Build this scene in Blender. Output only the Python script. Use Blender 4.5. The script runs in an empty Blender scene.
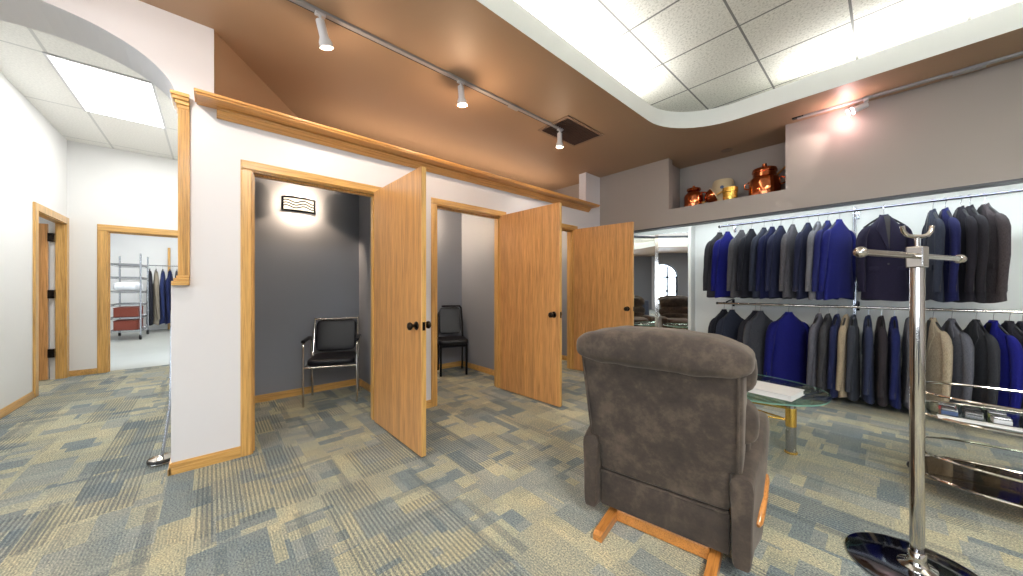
import bpy, bmesh, math, random
from mathutils import Vector, Matrix
random.seed(7)
PI = math.pi
sc = bpy.context.scene
COL = sc.collection

# ------------------------------------------------------------------ materials
def lin(c):
    return tuple(((v/255)/12.92 if v/255 <= .04045 else ((v/255+.055)/1.055)**2.4) for v in c)+(1,)

class NT:
    def __init__(s, name):
        s.m = bpy.data.materials.new(name); s.m.use_nodes = True
        s.t = s.m.node_tree; s.n = s.t.nodes; s.b = s.n['Principled BSDF']
    def add(s, typ, **kw):
        o = s.n.new(typ)
        for k, v in kw.items():
            if k.startswith('i_'):
                key = k[2:]
                key = int(key) if key.isdigit() else key.replace('_', ' ')
                if hasattr(v, 'is_output') : s.t.links.new(v, o.inputs[key])
                else: o.inputs[key].default_value = v
            else: setattr(o, k, v)
        return o
    def link(s, a, b): s.t.links.new(a, b)
    def math(s, op, a, b=None, c=None):
        o = s.n.new('ShaderNodeMath'); o.operation = op
        for i, v in enumerate((a, b, c)):
            if v is None: continue
            if hasattr(v, 'is_output'): s.link(v, o.inputs[i])
            else: o.inputs[i].default_value = v
        return o.outputs[0]
    def mix(s, f, a, b, mode='MIX'):
        o = s.n.new('ShaderNodeMix'); o.data_type = 'RGBA'; o.blend_type = mode
        for i, v in ((0, f), (6, a), (7, b)):
            if hasattr(v, 'is_output'): s.link(v, o.inputs[i])
            else: o.inputs[i].default_value = v
        return o.outputs[2]
    def ramp(s, f, stops, interp='LINEAR'):
        o = s.n.new('ShaderNodeValToRGB'); r = o.color_ramp; r.interpolation = interp
        while len(r.elements) < len(stops): r.elements.new(.5)
        for e, (p, c) in zip(r.elements, stops): e.position = p; e.color = c
        s.link(f, o.inputs[0]); return o.outputs[0]
    def pos(s): return s.n.new('ShaderNodeNewGeometry').outputs['Position']
    def objc(s): return s.n.new('ShaderNodeTexCoord').outputs['Object']
    def mapping(s, v, scale=(1, 1, 1), loc=(0, 0, 0), rot=(0, 0, 0)):
        o = s.n.new('ShaderNodeMapping'); s.link(v, o.inputs[0])
        o.inputs[1].default_value = loc; o.inputs[2].default_value = rot; o.inputs[3].default_value = scale
        return o.outputs[0]
    def noise(s, v, scale, detail=3, rough=.55):
        o = s.n.new('ShaderNodeTexNoise'); s.link(v, o.inputs['Vector'])
        o.inputs['Scale'].default_value = scale; o.inputs['Detail'].default_value = detail; o.inputs['Roughness'].default_value = rough
        return o.outputs[0]
    def bump(s, h, strength=.3, dist=.01):
        o = s.n.new('ShaderNodeBump'); s.link(h, o.inputs['Height'])
        o.inputs['Strength'].default_value = strength; o.inputs['Distance'].default_value = dist
        s.link(o.outputs[0], s.b.inputs['Normal'])
    def base(s, c):
        if hasattr(c, 'is_output'): s.link(c, s.b.inputs['Base Color'])
        else: s.b.inputs['Base Color'].default_value = c
    def set(s, **kw):
        for k, v in kw.items(): s.b.inputs[k.replace('_', ' ')].default_value = v
        return s

M = {}
def paint(name, rgb, rough=.6, var=.04):
    t = NT(name); c = lin(rgb); n = t.noise(t.pos(), 2.2, 4)
    d = tuple(v*(1-var) for v in c[:3])+(1,)
    t.base(t.mix(n, c, d)); t.set(Roughness=rough)
    t.bump(t.noise(t.pos(), 160, 2), .06, .002)
    M[name] = t.m; return t
def oak(name, rgb, axis, rough=.32, contrast=1.0):
    t = NT(name); c = Vector(lin(rgb)[:3])
    sca = [26, 26, 26]; sca[axis] = 1.3
    v = t.mapping(t.objc(), tuple(sca))
    sc2 = [150, 150, 150]; sc2[axis] = 4
    fine = t.noise(t.mapping(t.objc(), tuple(sc2)), 1.0, 3)
    n = t.noise(v, .8, 6, .65)
    k = contrast
    col = t.ramp(n, [(.25, tuple(c*(1-.33*k))+(1,)), (.5, tuple(c)+(1,)), (.75, tuple(c*(1+.22*k))+(1,))])
    dk = t.ramp(fine, [(.35, (1-.3*k, 1-.36*k, 1-.42*k, 1)), (.52, (1, 1, 1, 1))])
    t.base(t.mix(1.0, col, dk, 'MULTIPLY')); t.set(Roughness=rough)
    t.b.inputs['Coat Weight'].default_value = .25; t.b.inputs['Coat Roughness'].default_value = .15
    t.bump(fine, .05, .002)
    M[name] = t.m
def metal(name, rgb, rough=.12, metallic=1.0):
    t = NT(name); t.base(lin(rgb)); t.set(Roughness=rough, Metallic=metallic)
    n = t.noise(t.objc(), 30, 2)
    r = t.ramp(n, [(0, (rough*.8,)*3+(1,)), (1, (min(1, rough*1.25),)*3+(1,))])
    t.link(r, t.b.inputs['Roughness']); M[name] = t.m
def plastic(name, rgb, rough=.4):
    t = NT(name); c = lin(rgb); n = t.noise(t.objc(), 8, 2)
    t.base(t.mix(n, c, tuple(v*.9 for v in c[:3])+(1,))); t.set(Roughness=rough); M[name] = t.m
def cloth(name, rgb, pattern=0.0, rough=.85):
    t = NT(name); c = Vector(lin(rgb)[:3])
    n = t.noise(t.objc(), 6, 3)
    w = t.noise(t.mapping(t.objc(), (260, 260, 60)), 1, 2)
    col = t.mix(n, tuple(c*.85)+(1,), tuple(c*1.12)+(1,))
    dark = t.ramp(w, [(.38, (.72-pattern, .72-pattern, .72-pattern, 1)), (.6, (1.0, 1.0, 1.0, 1))])
    t.base(t.mix(1.0, col, dark, 'MULTIPLY')); t.set(Roughness=rough)
    t.b.inputs['Sheen Weight'].default_value = .04; t.b.inputs['Sheen Roughness'].default_value = .5; t.b.inputs['Specular IOR Level'].default_value = .2
    t.bump(w, .12, .003); M[name] = t.m; return t.m
def emit(name, rgb, strength, base=(230, 230, 230)):
    t = NT(name); t.base(lin(base)); t.b.inputs['Emission Color'].default_value = lin(rgb); t.b.inputs['Emission Strength'].default_value = strength
    t.set(Roughness=.5); M[name] = t.m

paint('white_wall', (226, 225, 229))
paint('hall_white', (233, 233, 232))
paint('fitting_grey', (142, 147, 158), .5)
paint('taupe', (158, 149, 142), .6)
paint('ceiling_brown', (170, 142, 116), .55)
paint('cove_white', (226, 228, 224), .5)
paint('alcove_white', (214, 215, 210), .5)
paint('concrete', (176, 178, 172), .5, .15)
paint('south_wall_grey', (120, 120, 125), .6)
oak('oak_v', (214, 168, 98), 2)
oak('oak_y', (214, 168, 98), 1)
oak('oak_x', (214, 168, 98), 0)
oak('door_oak', (204, 150, 92), 2, .3, 1.15)
oak('shelf_oak', (212, 156, 90), 1, .35, .8)
oak('cherry_leg', (196, 130, 64), 1, .3)
metal('chrome', (205, 198, 190), .1)
metal('steel', (180, 182, 186), .25)
metal('brass', (232, 190, 92), .22, .75)
metal('copper', (196, 112, 72), .13)
metal('dark_bronze', (52, 46, 42), .28)
metal('black_metal', (34, 34, 38), .35)
metal('dark_chrome', (118, 120, 130), .08)
plastic('black_vinyl', (17, 18, 26), .36)
plastic('white_plastic', (214, 214, 216), .4)
plastic('black_plastic', (24, 24, 26), .4)
M['black_vinyl'].node_tree.nodes['Principled BSDF'].inputs['Specular IOR Level'].default_value = .3
plastic('paper_white', (240, 240, 240), .7)
plastic('cream_stoneware', (196, 178, 146), .5)
plastic('button_dark', (40, 38, 40), .4)
plastic('vent_dark', (66, 50, 46), .6)
plastic('vent_frame', (150, 125, 105), .5)
plastic('soffit_trim', (48, 50, 58), .4)
plastic('red_box', (140, 66, 48), .7)
plastic('linen_white', (235, 235, 238), .85)
plastic('grey_plastic', (168, 166, 168), .4)
plastic('card_blue', (70, 90, 130), .5)
plastic('card_green', (120, 130, 70), .5)
plastic('card_red', (150, 60, 60), .5)
plastic('dark_table_cloth', (32, 38, 54), .85)
emit('hall_panel', (255, 255, 252), 2.5)
emit('sconce_glow', (255, 240, 215), 1.7, (120,120,120))
emit('bulb_warm', (255, 214, 170), 30)
emit('bulb_rose', (255, 205, 205), 60)
emit('downlight_glow', (255, 230, 190), 2)

def carpet():
    t = NT('carpet'); p = t.pos()
    def brick(sx, sy, off, loc, squash=1.0):
        o = t.n.new('ShaderNodeTexBrick'); t.link(t.mapping(p, (1, 1, 1), loc), o.inputs['Vector'])
        o.offset = off; o.squash = squash; o.squash_frequency = 2; o.offset_frequency = 2
        o.inputs['Color1'].default_value = (0, 0, 0, 1); o.inputs['Color2'].default_value = (1, 1, 1, 1)
        o.inputs['Mortar Size'].default_value = 0; o.inputs['Scale'].default_value = 1
        o.inputs['Brick Width'].default_value = sx; o.inputs['Row Height'].default_value = sy
        return o.outputs[0]
    big = brick(.36, .21, .37, (.11, .07, 0), .6)
    mid = brick(.22, .12, .43, (.32, .2, 0), 1.5)
    sml = brick(.11, .17, .3, (.7, .4, 0), .7)
    sel = brick(.47, .21, .5, (1.3, 2.1, 0), .5)
    sel2 = brick(.22, .24, .25, (2.3, 3.1, 0), 1.5)
    pal = [lin(c) for c in ((178, 173, 152), (146, 151, 150), (168, 165, 150), (186, 180, 158), (128, 137, 142), (172, 170, 156), (156, 159, 156), (180, 175, 155))]
    def pick(f, order): return t.ramp(f, [(i/len(order), pal[k]) for i, k in enumerate(order)], 'CONSTANT')
    c = pick(big, (0, 2, 1, 3, 5, 0, 6, 2))
    c2 = pick(mid, (4, 1, 0, 3, 6, 2, 4, 1, 7))
    c3 = pick(sml, (6, 0, 4, 3, 1, 5))
    c = t.mix(t.math('GREATER_THAN', sel, .55), c, c2)
    c = t.mix(t.math('GREATER_THAN', sel2, .78), c, c3)
    sep = t.n.new('ShaderNodeSeparateXYZ'); t.link(p, sep.inputs[0])
    def stripes(axis, per):
        s = t.math('SINE', t.math('MULTIPLY', sep.outputs[axis], 2*PI/per))
        return t.math('MULTIPLY_ADD', s, .5, .5)
    s1 = t.ramp(stripes(1, .0205), [(.35, (0, 0, 0, 1)), (.65, (1, 1, 1, 1))])
    s2 = t.ramp(stripes(1, .0125), [(.35, (0, 0, 0, 1)), (.65, (1, 1, 1, 1))])
    selA = brick(.42, .26, .41, (4.3, 1.1, 0), 1.4)
    selB = brick(.26, .20, .33, (5.9, 7.1, 0), .8)
    mA = t.math('MULTIPLY', s1, t.math('GREATER_THAN', selA, .56))
    mB = t.math('MULTIPLY', s2, t.math('GREATER_THAN', selB, .5))
    c = t.mix(t.math('MULTIPLY', mB, .35), c, lin((96, 104, 110)))
    c = t.mix(t.math('MULTIPLY', mA, .58), c, lin((82, 90, 98)))
    # narrow dark accent bars
    bar = brick(.5, .045, .37, (3.1, 5.3, 0), 1.3)
    bar2 = brick(.05, .42, .29, (9.1, 2.3, 0), 1.0)
    c = t.mix(t.math('MULTIPLY', t.math('GREATER_THAN', bar, .95), .42), c, lin((92, 102, 112)))
    c = t.mix(t.math('MULTIPLY', t.math('GREATER_THAN', bar2, .97), .36), c, lin((92, 102, 112)))
    n = t.noise(p, 130, 3, .75)
    sp = t.ramp(n, [(.34, (.26, .30, .35, 1)), (.47, (.80, .82, .84, 1)), (.56, (1.12, 1.1, 1.0, 1)), (.66, (1.75, 1.65, 1.4, 1))])
    c = t.mix(1.0, c, sp, 'MULTIPLY')
    big_n = t.noise(p, 5, 3)
    c = t.mix(1.0, c, t.ramp(big_n, [(.3, (.86, .92, .97, 1)), (.7, (1.1, 1.05, .96, 1))]), 'MULTIPLY')
    t.base(c); t.set(Roughness=.95); t.bump(n, .5, .006); M['carpet'] = t.m
carpet()

def tiles():
    t = NT('ceiling_tile'); p = t.pos()
    sep = t.n.new('ShaderNodeSeparateXYZ'); t.link(p, sep.inputs[0])
    def edge(axis, off, per=.61, w=.0135):
        f = t.math('FRACT', t.math('DIVIDE', t.math('SUBTRACT', sep.outputs[axis], off), per))
        d = t.math('MINIMUM', f, t.math('SUBTRACT', 1.0, f))
        return t.math('LESS_THAN', d, w)
    ex = edge(0, -1.402); ey = edge(1, 2.545)
    n = t.noise(p, 60, 3, .7)
    c = t.ramp(n, [(.33, lin((185, 181, 172))), (.47, lin((226, 223, 214))), (.7, lin((238, 235, 227)))])
    e = t.math('MAXIMUM', ex, ey)
    c = t.mix(e, c, lin((128, 126, 122))); t.base(c); t.set(Roughness=.9); t.bump(n, .3, .004)
    M['ceiling_tile'] = t.m
tiles()
def halltile():
    t = NT('hall_ceiling_tile'); p = t.pos()
    sep = t.n.new('ShaderNodeSeparateXYZ'); t.link(p, sep.inputs[0])
    def edge(axis, off, per=.61, w=.018):
        f = t.math('FRACT', t.math('DIVIDE', t.math('SUBTRACT', sep.outputs[axis], off), per))
        d = t.math('MINIMUM', f, t.math('SUBTRACT', 1.0, f)); return t.math('LESS_THAN', d, w)
    e = t.math('MAXIMUM', edge(0, -4.775, 1.22, .009), edge(1, -.432))
    n = t.noise(p, 60, 3, .7)
    c = t.ramp(n, [(.33, lin((225, 224, 220))), (.6, lin((238, 237, 232)))])
    t.base(t.mix(e, c, lin((205, 205, 202)))); t.set(Roughness=.9); M['hall_ceiling_tile'] = t.m
halltile()
def suede():
    t = NT('brown_suede'); p = t.objc()
    n = t.noise(p, 9, 7, .72); n2 = t.noise(p, 1.8, 3)
    f = t.math('MULTIPLY_ADD', n, .7, t.math('MULTIPLY', n2, .35))
    c = t.ramp(f, [(.38, lin((36, 29, 25))), (.52, lin((58, 48, 41))), (.66, lin((88, 75, 64)))])
    t.base(c); t.set(Roughness=.85); t.b.inputs['Sheen Weight'].default_value = .2; t.b.inputs['Sheen Roughness'].default_value = .45
    t.b.inputs['Sheen Tint'].default_value = (.9, .8, .7, 1)
    t.bump(t.noise(p, 45, 4, .7), .18, .004); M['brown_suede'] = t.m
suede()
def mirror_mat():
    t = NT('mirror_glass'); t.base((.93, .95, .95, 1)); t.set(Roughness=.0, Metallic=1.0); M['mirror_glass'] = t.m
mirror_mat()
def glass(name, tint, alpha):
    t = NT(name)
    out = t.n['Material Output']
    tr = t.add('ShaderNodeBsdfTransparent'); tr.inputs[0].default_value = tuple(tint)[:3]+(1,)
    gl = t.add('ShaderNodeBsdfGlossy'); gl.inputs['Roughness'].default_value = .02
    fr = t.add('ShaderNodeFresnel'); fr.inputs[0].default_value = 1.45
    mx = t.add('ShaderNodeMixShader'); t.link(t.math('MULTIPLY_ADD', fr.outputs[0], .55, alpha), mx.inputs[0])
    t.link(tr.outputs[0], mx.inputs[1]); t.link(gl.outputs[0], mx.inputs[2]); t.link(mx.outputs[0], out.inputs[0])
    M[name] = t.m
glass('clear_glass', (.86, .95, .92, 1), .03)
glass('smoked_glass', (.62, .54, .47), .05)
glass('window_glass', (.97, .98, .99, 1), .02)
t = NT('glass_edge'); t.base(lin((120, 165, 150))); t.set(Roughness=.1); M['glass_edge'] = t.m

# ------------------------------------------------------------------ mesh helpers
def bm_new(): return bmesh.new()
def face(bm, vs):
    try: return bm.faces.new(vs)
    except ValueError: return None
def box(bm, x0, x1, y0, y1, z0, z1, bev=0, seg=2):
    t = bmesh.new(); bmesh.ops.create_cube(t, size=1)
    for v in t.verts:
        v.co = Vector((x0+(v.co.x+.5)*(x1-x0), y0+(v.co.y+.5)*(y1-y0), z0+(v.co.z+.5)*(z1-z0)))
    if bev: bmesh.ops.bevel(t, geom=t.edges[:], offset=bev, segments=seg, affect='EDGES', profile=.5)
    merge(bm, t)
def merge(bm, t, mat=None):
    if mat is not None: bmesh.ops.transform(t, matrix=mat, verts=t.verts)
    me = bpy.data.meshes.new('tmp'); t.to_mesh(me); t.free(); bm.from_mesh(me); bpy.data.meshes.remove(me)
def rings(bm, rs, cap=True, closed=True):
    vs = [[bm.verts.new(p) for p in r] for r in rs]
    n = len(rs[0])
    for a, b in zip(vs, vs[1:]):
        for i in range(n if closed else n-1):
            j = (i+1) % n
            face(bm, (a[i], a[j], b[j], b[i]))
    if cap:
        face(bm, vs[0][::-1]); face(bm, vs[-1])
    return vs
def tube(bm, pts, r, seg=10, closed=False, cap=True):
    pts = [Vector(p) for p in pts]; n = len(pts)
    rr = r if isinstance(r, (list, tuple)) else [r]*n
    out = []; up = None
    for i, p in enumerate(pts):
        if closed: d = (pts[(i+1) % n]-pts[i-1])
        elif i == 0: d = pts[1]-pts[0]
        elif i == n-1: d = pts[-1]-pts[-2]
        else: d = (pts[i+1]-pts[i]).normalized()+(pts[i]-pts[i-1]).normalized()
        d.normalize()
        if up is None:
            up = Vector((0, 0, 1)) if abs(d.z) < .9 else Vector((1, 0, 0))
        a = d.cross(up).normalized(); up = a.cross(d).normalized()
        out.append([p+a*rr[i]*math.cos(2*PI*k/seg)+up*rr[i]*math.sin(2*PI*k/seg) for k in range(seg)])
    if closed: out.append(out[0])
    if closed:
        vs = [[bm.verts.new(p) for p in r_] for r_ in out[:-1]]
        for i in range(n):
            a, b = vs[i], vs[(i+1) % n]
            for k in range(seg): face(bm, (a[k], a[(k+1) % seg], b[(k+1) % seg], b[k]))
    else: rings(bm, out, cap)
def lathe(bm, prof, seg=24, c=(0, 0, 0), cap=True):
    c = Vector(c)
    rings(bm, [[c+Vector((r*math.cos(2*PI*k/seg), r*math.sin(2*PI*k/seg), z)) for k in range(seg)] for r, z in prof], cap)
def prism(bm, poly, ext):
    """poly: list of 3-D points, ext: vector"""
    a = [bm.verts.new(p) for p in poly]; b = [bm.verts.new(Vector(p)+Vector(ext)) for p in poly]
    face(bm, a[::-1]); face(bm, b)
    for i in range(len(a)):
        j = (i+1) % len(a); face(bm, (a[i], a[j], b[j], b[i]))
def sell(bm, c, h, e1=.4, e2=.4, nu=28, nv=16, fn=None):
    """soft cushion (super-ellipsoid)"""
    def sp(v, e): return math.copysign(abs(v)**e, v)
    rs = []
    for j in range(1, nv):
        v = -PI/2+PI*j/nv
        ring = []
        for i in range(nu):
            u = 2*PI*i/nu
            p = Vector((h[0]*sp(math.cos(v), e1)*sp(math.cos(u), e2), h[1]*sp(math.cos(v), e1)*sp(math.sin(u), e2), h[2]*sp(math.sin(v), e1)))
            if fn: p = fn(p)
            ring.append(Vector(c)+p)
        rs.append(ring)
    rings(bm, rs, True)
def link(name, bm, mat, parent=None, smooth=True, angle=38):
    me = bpy.data.meshes.new(name)
    bmesh.ops.recalc_face_normals(bm, faces=bm.faces)
    if smooth:
        for f in bm.faces: f.smooth = True
        for e in bm.edges:
            if len(e.link_faces) == 2 and e.calc_face_angle(0) > math.radians(angle): e.smooth = False
    bm.to_mesh(me); bm.free()
    me.materials.append(M[mat] if isinstance(mat, str) else mat)
    o = bpy.data.objects.new(name, me); COL.objects.link(o)
    if parent: o.parent = parent
    return o
def thing(name, label, cat, loc=(0, 0, 0), rz=0, group=None, kind=None):
    o = bpy.data.objects.new(name, None); COL.objects.link(o); o.empty_display_size = .05
    o.location = loc; o.rotation_euler = (0, 0, rz)
    return tag(o, label, cat, group, kind)
def tag(o, label, cat, group=None, kind=None):
    o['label'] = label; o['category'] = cat
    if group: o['group'] = group
    if kind: o['kind'] = kind
    return o
def struct(name, bm, mat, label, cat, parent=None, smooth=False):
    o = link(name, bm, mat, parent, smooth); tag(o, label, cat, None, 'structure'); return o
def boxes(lst, bev=0):
    bm = bm_new()
    for b in lst: box(bm, *b, bev=bev)
    return bm
def copy_tree(o, parent=None):
    c = o.copy(); COL.objects.link(c)
    if parent: c.parent = parent
    for ch in list(o.children): copy_tree(ch, c)
    return c

# ------------------------------------------------------------------ camera
H = 1.2
F_PX = 336.0
cam = bpy.data.cameras.new('camera'); co = bpy.data.objects.new('camera', cam); COL.objects.link(co)
cam.sensor_width = 36; cam.lens = 36*F_PX/1023; cam.clip_start = .02
TH = math.atan2(887-511.5, F_PX)
co.location = (0, 0, H); co.rotation_euler = (PI/2, 0, TH)
sc.camera = co

# ------------------------------------------------------------------ shell
WX = -3.07; WT = .13           # fitting-room wall plane and thickness
ZC = 2.97                      # ceiling
NY = 4.65                      # suit wall plane
EAST, SOUTH = 6.0, -7.2
HB = -7.4; HL = -1.45; HZ = 3.2   # hall
OP = [(.212, 1.125), (1.71, 2.60), (3.115, 4.0)]; OT = 2.06

struct('floor', boxes([(HB-.1, EAST, SOUTH, 5.45, -.1, 0)]), 'carpet', 'patchwork carpet in beige, slate and grey blocks', 'floor')
struct('floor_stockroom', boxes([(-14.2, HB-.1, -4, 2, -.1, 0)]), 'concrete', 'grey concrete floor of the stockroom beyond the hall', 'floor')

# west wall (white fitting-room wall + arch to the hall)
bm = bm_new(); xa, xb = WX-WT, WX
box(bm, xa, xb, -.191, .02, 0, 1.22)
box(bm, xa, xb, -.103, .02, 1.22, 2.45)
box(bm, xa, xb, .02, OP[0][0], 0, 2.45)
box(bm, xa, xb, OP[0][1], OP[1][0], 0, 2.45)
box(bm, xa, xb, OP[1][1], OP[2][0], 0, 2.45)
box(bm, xa, xb, OP[2][1], NY, 0, 2.45)
for a, b in OP: box(bm, xa, xb, a, b, OT, 2.45)
box(bm, xa, xb, 4.276, NY, 2.45, ZC)
# arch spandrel
ax0, ax1, az, ab = -.165, -1.40, 2.42, .35
cy, ha = (ax0+ax1)/2, (ax0-ax1)/2
pts = [(cy+ha*math.cos(PI*i/28), az+ab*math.sin(PI*i/28)) for i in range(29)]
top = HZ
for (y0, z0), (y1, z1) in zip(pts, pts[1:]):
    prism(bm, [(xb, y0, z0), (xb, y1, z1), (xb, y1, top), (xb, y0, top)], (-.38, 0, 0))
box(bm, xb-.38, xb, ax0, -.1, 2.45, top); box(bm, xa-.0, xb, -.1, .016, 2.45, top)
box(bm, xb-.38, xb, -1.55, ax1, 0, top)
box(bm, xa, xb, SOUTH, -1.55, 0, top)
struct('wall_west', bm, 'white_wall', 'white wall with three fitting room doorways and an arch', 'wall')

# wooden pilaster lining of the arch jamb
th = thing('pilaster', 'oak pilaster lining the jamb of the arch above the white half wall', 'pilaster', (WX, -.131, 1.215), kind='structure')
bm = bm_new()
box(bm, -.16, .012, -.028, .028, .06, 1.16)
for k in range(4): box(bm, .012, .018, -.024+k*.0135, -.0165+k*.0135, .07, 1.14)
link('shaft', bm, 'oak_v', th, False)
bm = bm_new()
for i, (e, z0, z1) in enumerate(((.006, 1.15, 1.175), (.014, 1.175, 1.20), (.026, 1.20, 1.222), (.034, 1.222, 1.245))): box(bm, -.165, .012+e, -.028-e, .027, z0, z1, .004)
link('capital', bm, 'oak_y', th, False)
bm = bm_new()
for e, z0, z1 in ((.03, .002, .03), (.02, .03, .05), (.008, .05, .066)): box(bm, -.165, .012+e, -.028-e, .027, z0, z1, .004)
link('base_moulding', bm, 'oak_y', th, False)

# fitting rooms
FX = -4.4
bm = boxes([(FX-.1, FX, -.0, NY, 0, 2.4), (FX, xa, 0, .1, 0, 2.4), (FX, xa, 1.38, 1.50, 0, 2.4), (FX, xa, 2.9, 3.02, 0, 2.4), (FX, xa, 4.4, 4.5, 0, 2.4)])
struct('wall_fitting', bm, 'fitting_grey', 'blue-grey inner walls of the three fitting rooms', 'wall')
struct('ceiling_fitting', boxes([(-4.75, xa, -.0, NY, 2.4, 2.45)]), 'fitting_grey', 'low ceiling over the fitting rooms', 'ceiling')
bm = bm_new()
for x0, y0, x1, y1 in ((WX-.02, .02, -4.75, 1.12), (-4.75, 1.12, -4.75, NY)):
    d = Vector((x1-x0, y1-y0, 0)).normalized(); n = Vector((d.y, -d.x, 0))*.05
    prism(bm, [(x0, y0, 2.45), (x1, y1, 2.45), (x1-n.x, y1-n.y, 2.45), (x0-n.x, y0-n.y, 2.45)], (0, 0, ZC-2.45))
struct('wall_ledge', bm, 'ceiling_brown', 'brown angled wall behind the ledge over the fitting rooms', 'wall')

# hall
bm = boxes([(HB-.12, xa, -.101, 0, 0, 2.45), (HB, -4.8, -.1, 0, 2.45, HZ), (-4.8, xa, -.1, -.03, 2.45, HZ)])
struct('wall_hall_right', bm, 'hall_white', 'white wall closing the hall beside the fitting rooms', 'wall')
LD = (-7.31, -6.30)
bm = boxes([(HB, LD[0], HL-.08, HL, 0, HZ), (LD[1], xa, HL-.08, HL, 0, HZ), (LD[0], LD[1], HL-.08, HL, 2.07, HZ)])
struct('wall_hall_left', bm, 'hall_white', 'white hall wall with an oak framed doorway', 'wall')
BD = (-1.11, -.22)
bm = boxes([(HB-.12, HB, HL-.12, BD[0], 0, HZ), (HB-.12, HB, BD[1], -.1, 0, HZ), (HB-.12, HB, BD[0], BD[1], 2.03, HZ)])
struct('wall_hall_back', bm, 'hall_white', 'white end wall of the hall around the stockroom doorway', 'wall')
struct('ceiling_hall', boxes([(HB-.12, WX-.0, HL-.12, 0, HZ, HZ+.05)]), 'hall_ceiling_tile', 'white tiled ceiling of the hall', 'ceiling')
bm = boxes([(-8.6, -5.6, -3.3, -3.2, 0, 3), (-8.7, -8.6, -3.3, HL-.12, 0, 3), (-5.6, -5.5, -3.3, HL-.12, 0, 3), (-8.6, HB-.121, HL-.12, HL-.05, 0, 3), (-7.5, LD[0], HL-.12, HL-.081, 0, 3), (LD[1], -5.5, HL-.12, HL-.081, 0, 3), (LD[0], LD[1], HL-.12, HL-.081, 2.08, 3)])
struct('wall_side_room', bm, 'hall_white', 'white walls of the side room off the hall', 'wall')
struct('ceiling_side_room', boxes([(-8.7, -5.5, -3.3, HL-.12, 3, 3.05)]), 'hall_ceiling_tile', 'white ceiling of the side room off the hall', 'ceiling')
bm = boxes([(-14.2, -14.1, -4, 2, 0, 3.1), (-14.2, HB-.12, -4, -3.9, 0, 3.1), (-14.2, HB-.12, 1.9, 2, 0, 3.1)])
struct('wall_stockroom', bm, 'hall_white', 'white walls of the stockroom beyond the hall', 'wall')
struct('ceiling_stockroom', boxes([(-14.2, HB-.12, -4, 2, 3.1, 3.15)]), 'hall_ceiling_tile', 'white ceiling of the stockroom', 'ceiling')

# suit wall: soffit with niche, alcove
NX0, NX1, NZ = -1.985, -.735, 2.27
bm = boxes([(-4.75, NX0, NY, NY+.12, 2.045, ZC), (NX0, NX1, NY, NY+.12, 2.045, NZ), (NX1, 2.1, NY, NY+.12, 2.045, ZC),
            (-4.75, -2.78, NY, NY+.12, 0, 2.045), (2.1, EAST, NY, NY+.12, 0, ZC)])
struct('wall_north', bm, 'taupe', 'taupe soffit wall above the suits with an open niche', 'wall')
bm = boxes([(NX0-.12, NX1+.12, 5.2, 5.3, NZ, ZC), (NX0-.12, NX0-.07, NY+.12, 5.2, NZ, ZC), (NX1+.07, NX1+.12, NY+.12, 5.2, NZ, ZC), (NX0-.12, NX1+.12, NY+.12, 5.3, NZ-.06, NZ)])
struct('wall_niche', bm, 'taupe', 'taupe inside of the niche holding copper pots', 'wall')
struct('trim_1', boxes([(-2.78, 2.1, NY-.006, NY+.125, 2.027, 2.045)]), 'soffit_trim', 'dark trim along the bottom edge of the soffit', 'trim')
bm = boxes([(-3.2, 2.2, 5.33, 5.43, 0, 2.25), (-3.2, -3.0, NY+.121, 5.33, 0, 2.25), (2.1, 2.2, NY+.12, 5.33, 0, 2.25)])
struct('wall_alcove', bm, 'alcove_white', 'white back wall of the suit alcove', 'wall')
struct('ceiling_alcove', boxes([(-3.2, 2.2, NY+.12, 5.43, 2.2, 2.209)]), 'alcove_white', 'white top of the suit alcove', 'ceiling')
struct('wall_east', boxes([(EAST, EAST+.1, SOUTH, NY, 0, ZC)]), 'white_wall', 'white wall across the shop', 'wall')

# south wall with arched windows (seen in the mirrors)
WIN = [(-2.6, -1.1), (-.6, .9), (1.4, 2.9), (3.4, 4.9)]
bm = bm_new()
xs = [-3.07]+[v for w in WIN for v in w]+[EAST]
for i in range(0, len(xs), 2): box(bm, xs[i], xs[i+1], SOUTH-.2, SOUTH, 0, ZC)
for a, b in WIN:
    box(bm, a, b, SOUTH-.2, SOUTH, 0, .35)
    c, r = (a+b)/2, (b-a)/2
    P = [(c+r*math.cos(PI*i/16), 1.75+r*.9*math.sin(PI*i/16)) for i in range(17)]
    for (x0, z0), (x1, z1) in zip(P, P[1:]):
        prism(bm, [(x0, SOUTH, z0), (x1, SOUTH, z1), (x1, SOUTH, ZC), (x0, SOUTH, ZC)], (0, -.2, 0))
struct('wall_south', bm, 'south_wall_grey', 'grey shop front wall with arched windows seen in the mirrors', 'wall')
for i, (a, b) in enumerate(WIN):
    c, r = (a+b)/2, (b-a)/2
    bm = bm_new()
    for x in (a+.03, c-.25, c+.25, b-.03): box(bm, x-.045, x+.045, SOUTH-.14, SOUTH-.08, .35, 2.3 if abs(x-c) < .4 else 1.75)
    for z in (.37, 1.05, 1.75): box(bm, a, b, SOUTH-.14, SOUTH-.08, z-.04, z+.04)
    tube(bm, [(c+(r-.02)*math.cos(PI*k/16), SOUTH-.11, 1.75+(r*.9-.02)*math.sin(PI*k/16)) for k in range(17)], .03, 6)
    w = struct('window_%d' % (i+1), bm, 'black_metal', 'arched shop front window, %s from the hall side, seen in the mirrors' % ('first', 'second', 'third', 'fourth')[i], 'window')
    bm = boxes([(a, b, SOUTH-.115, SOUTH-.105, .35, 2.5)]); link('pane', bm, 'window_glass', w, False)

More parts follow.
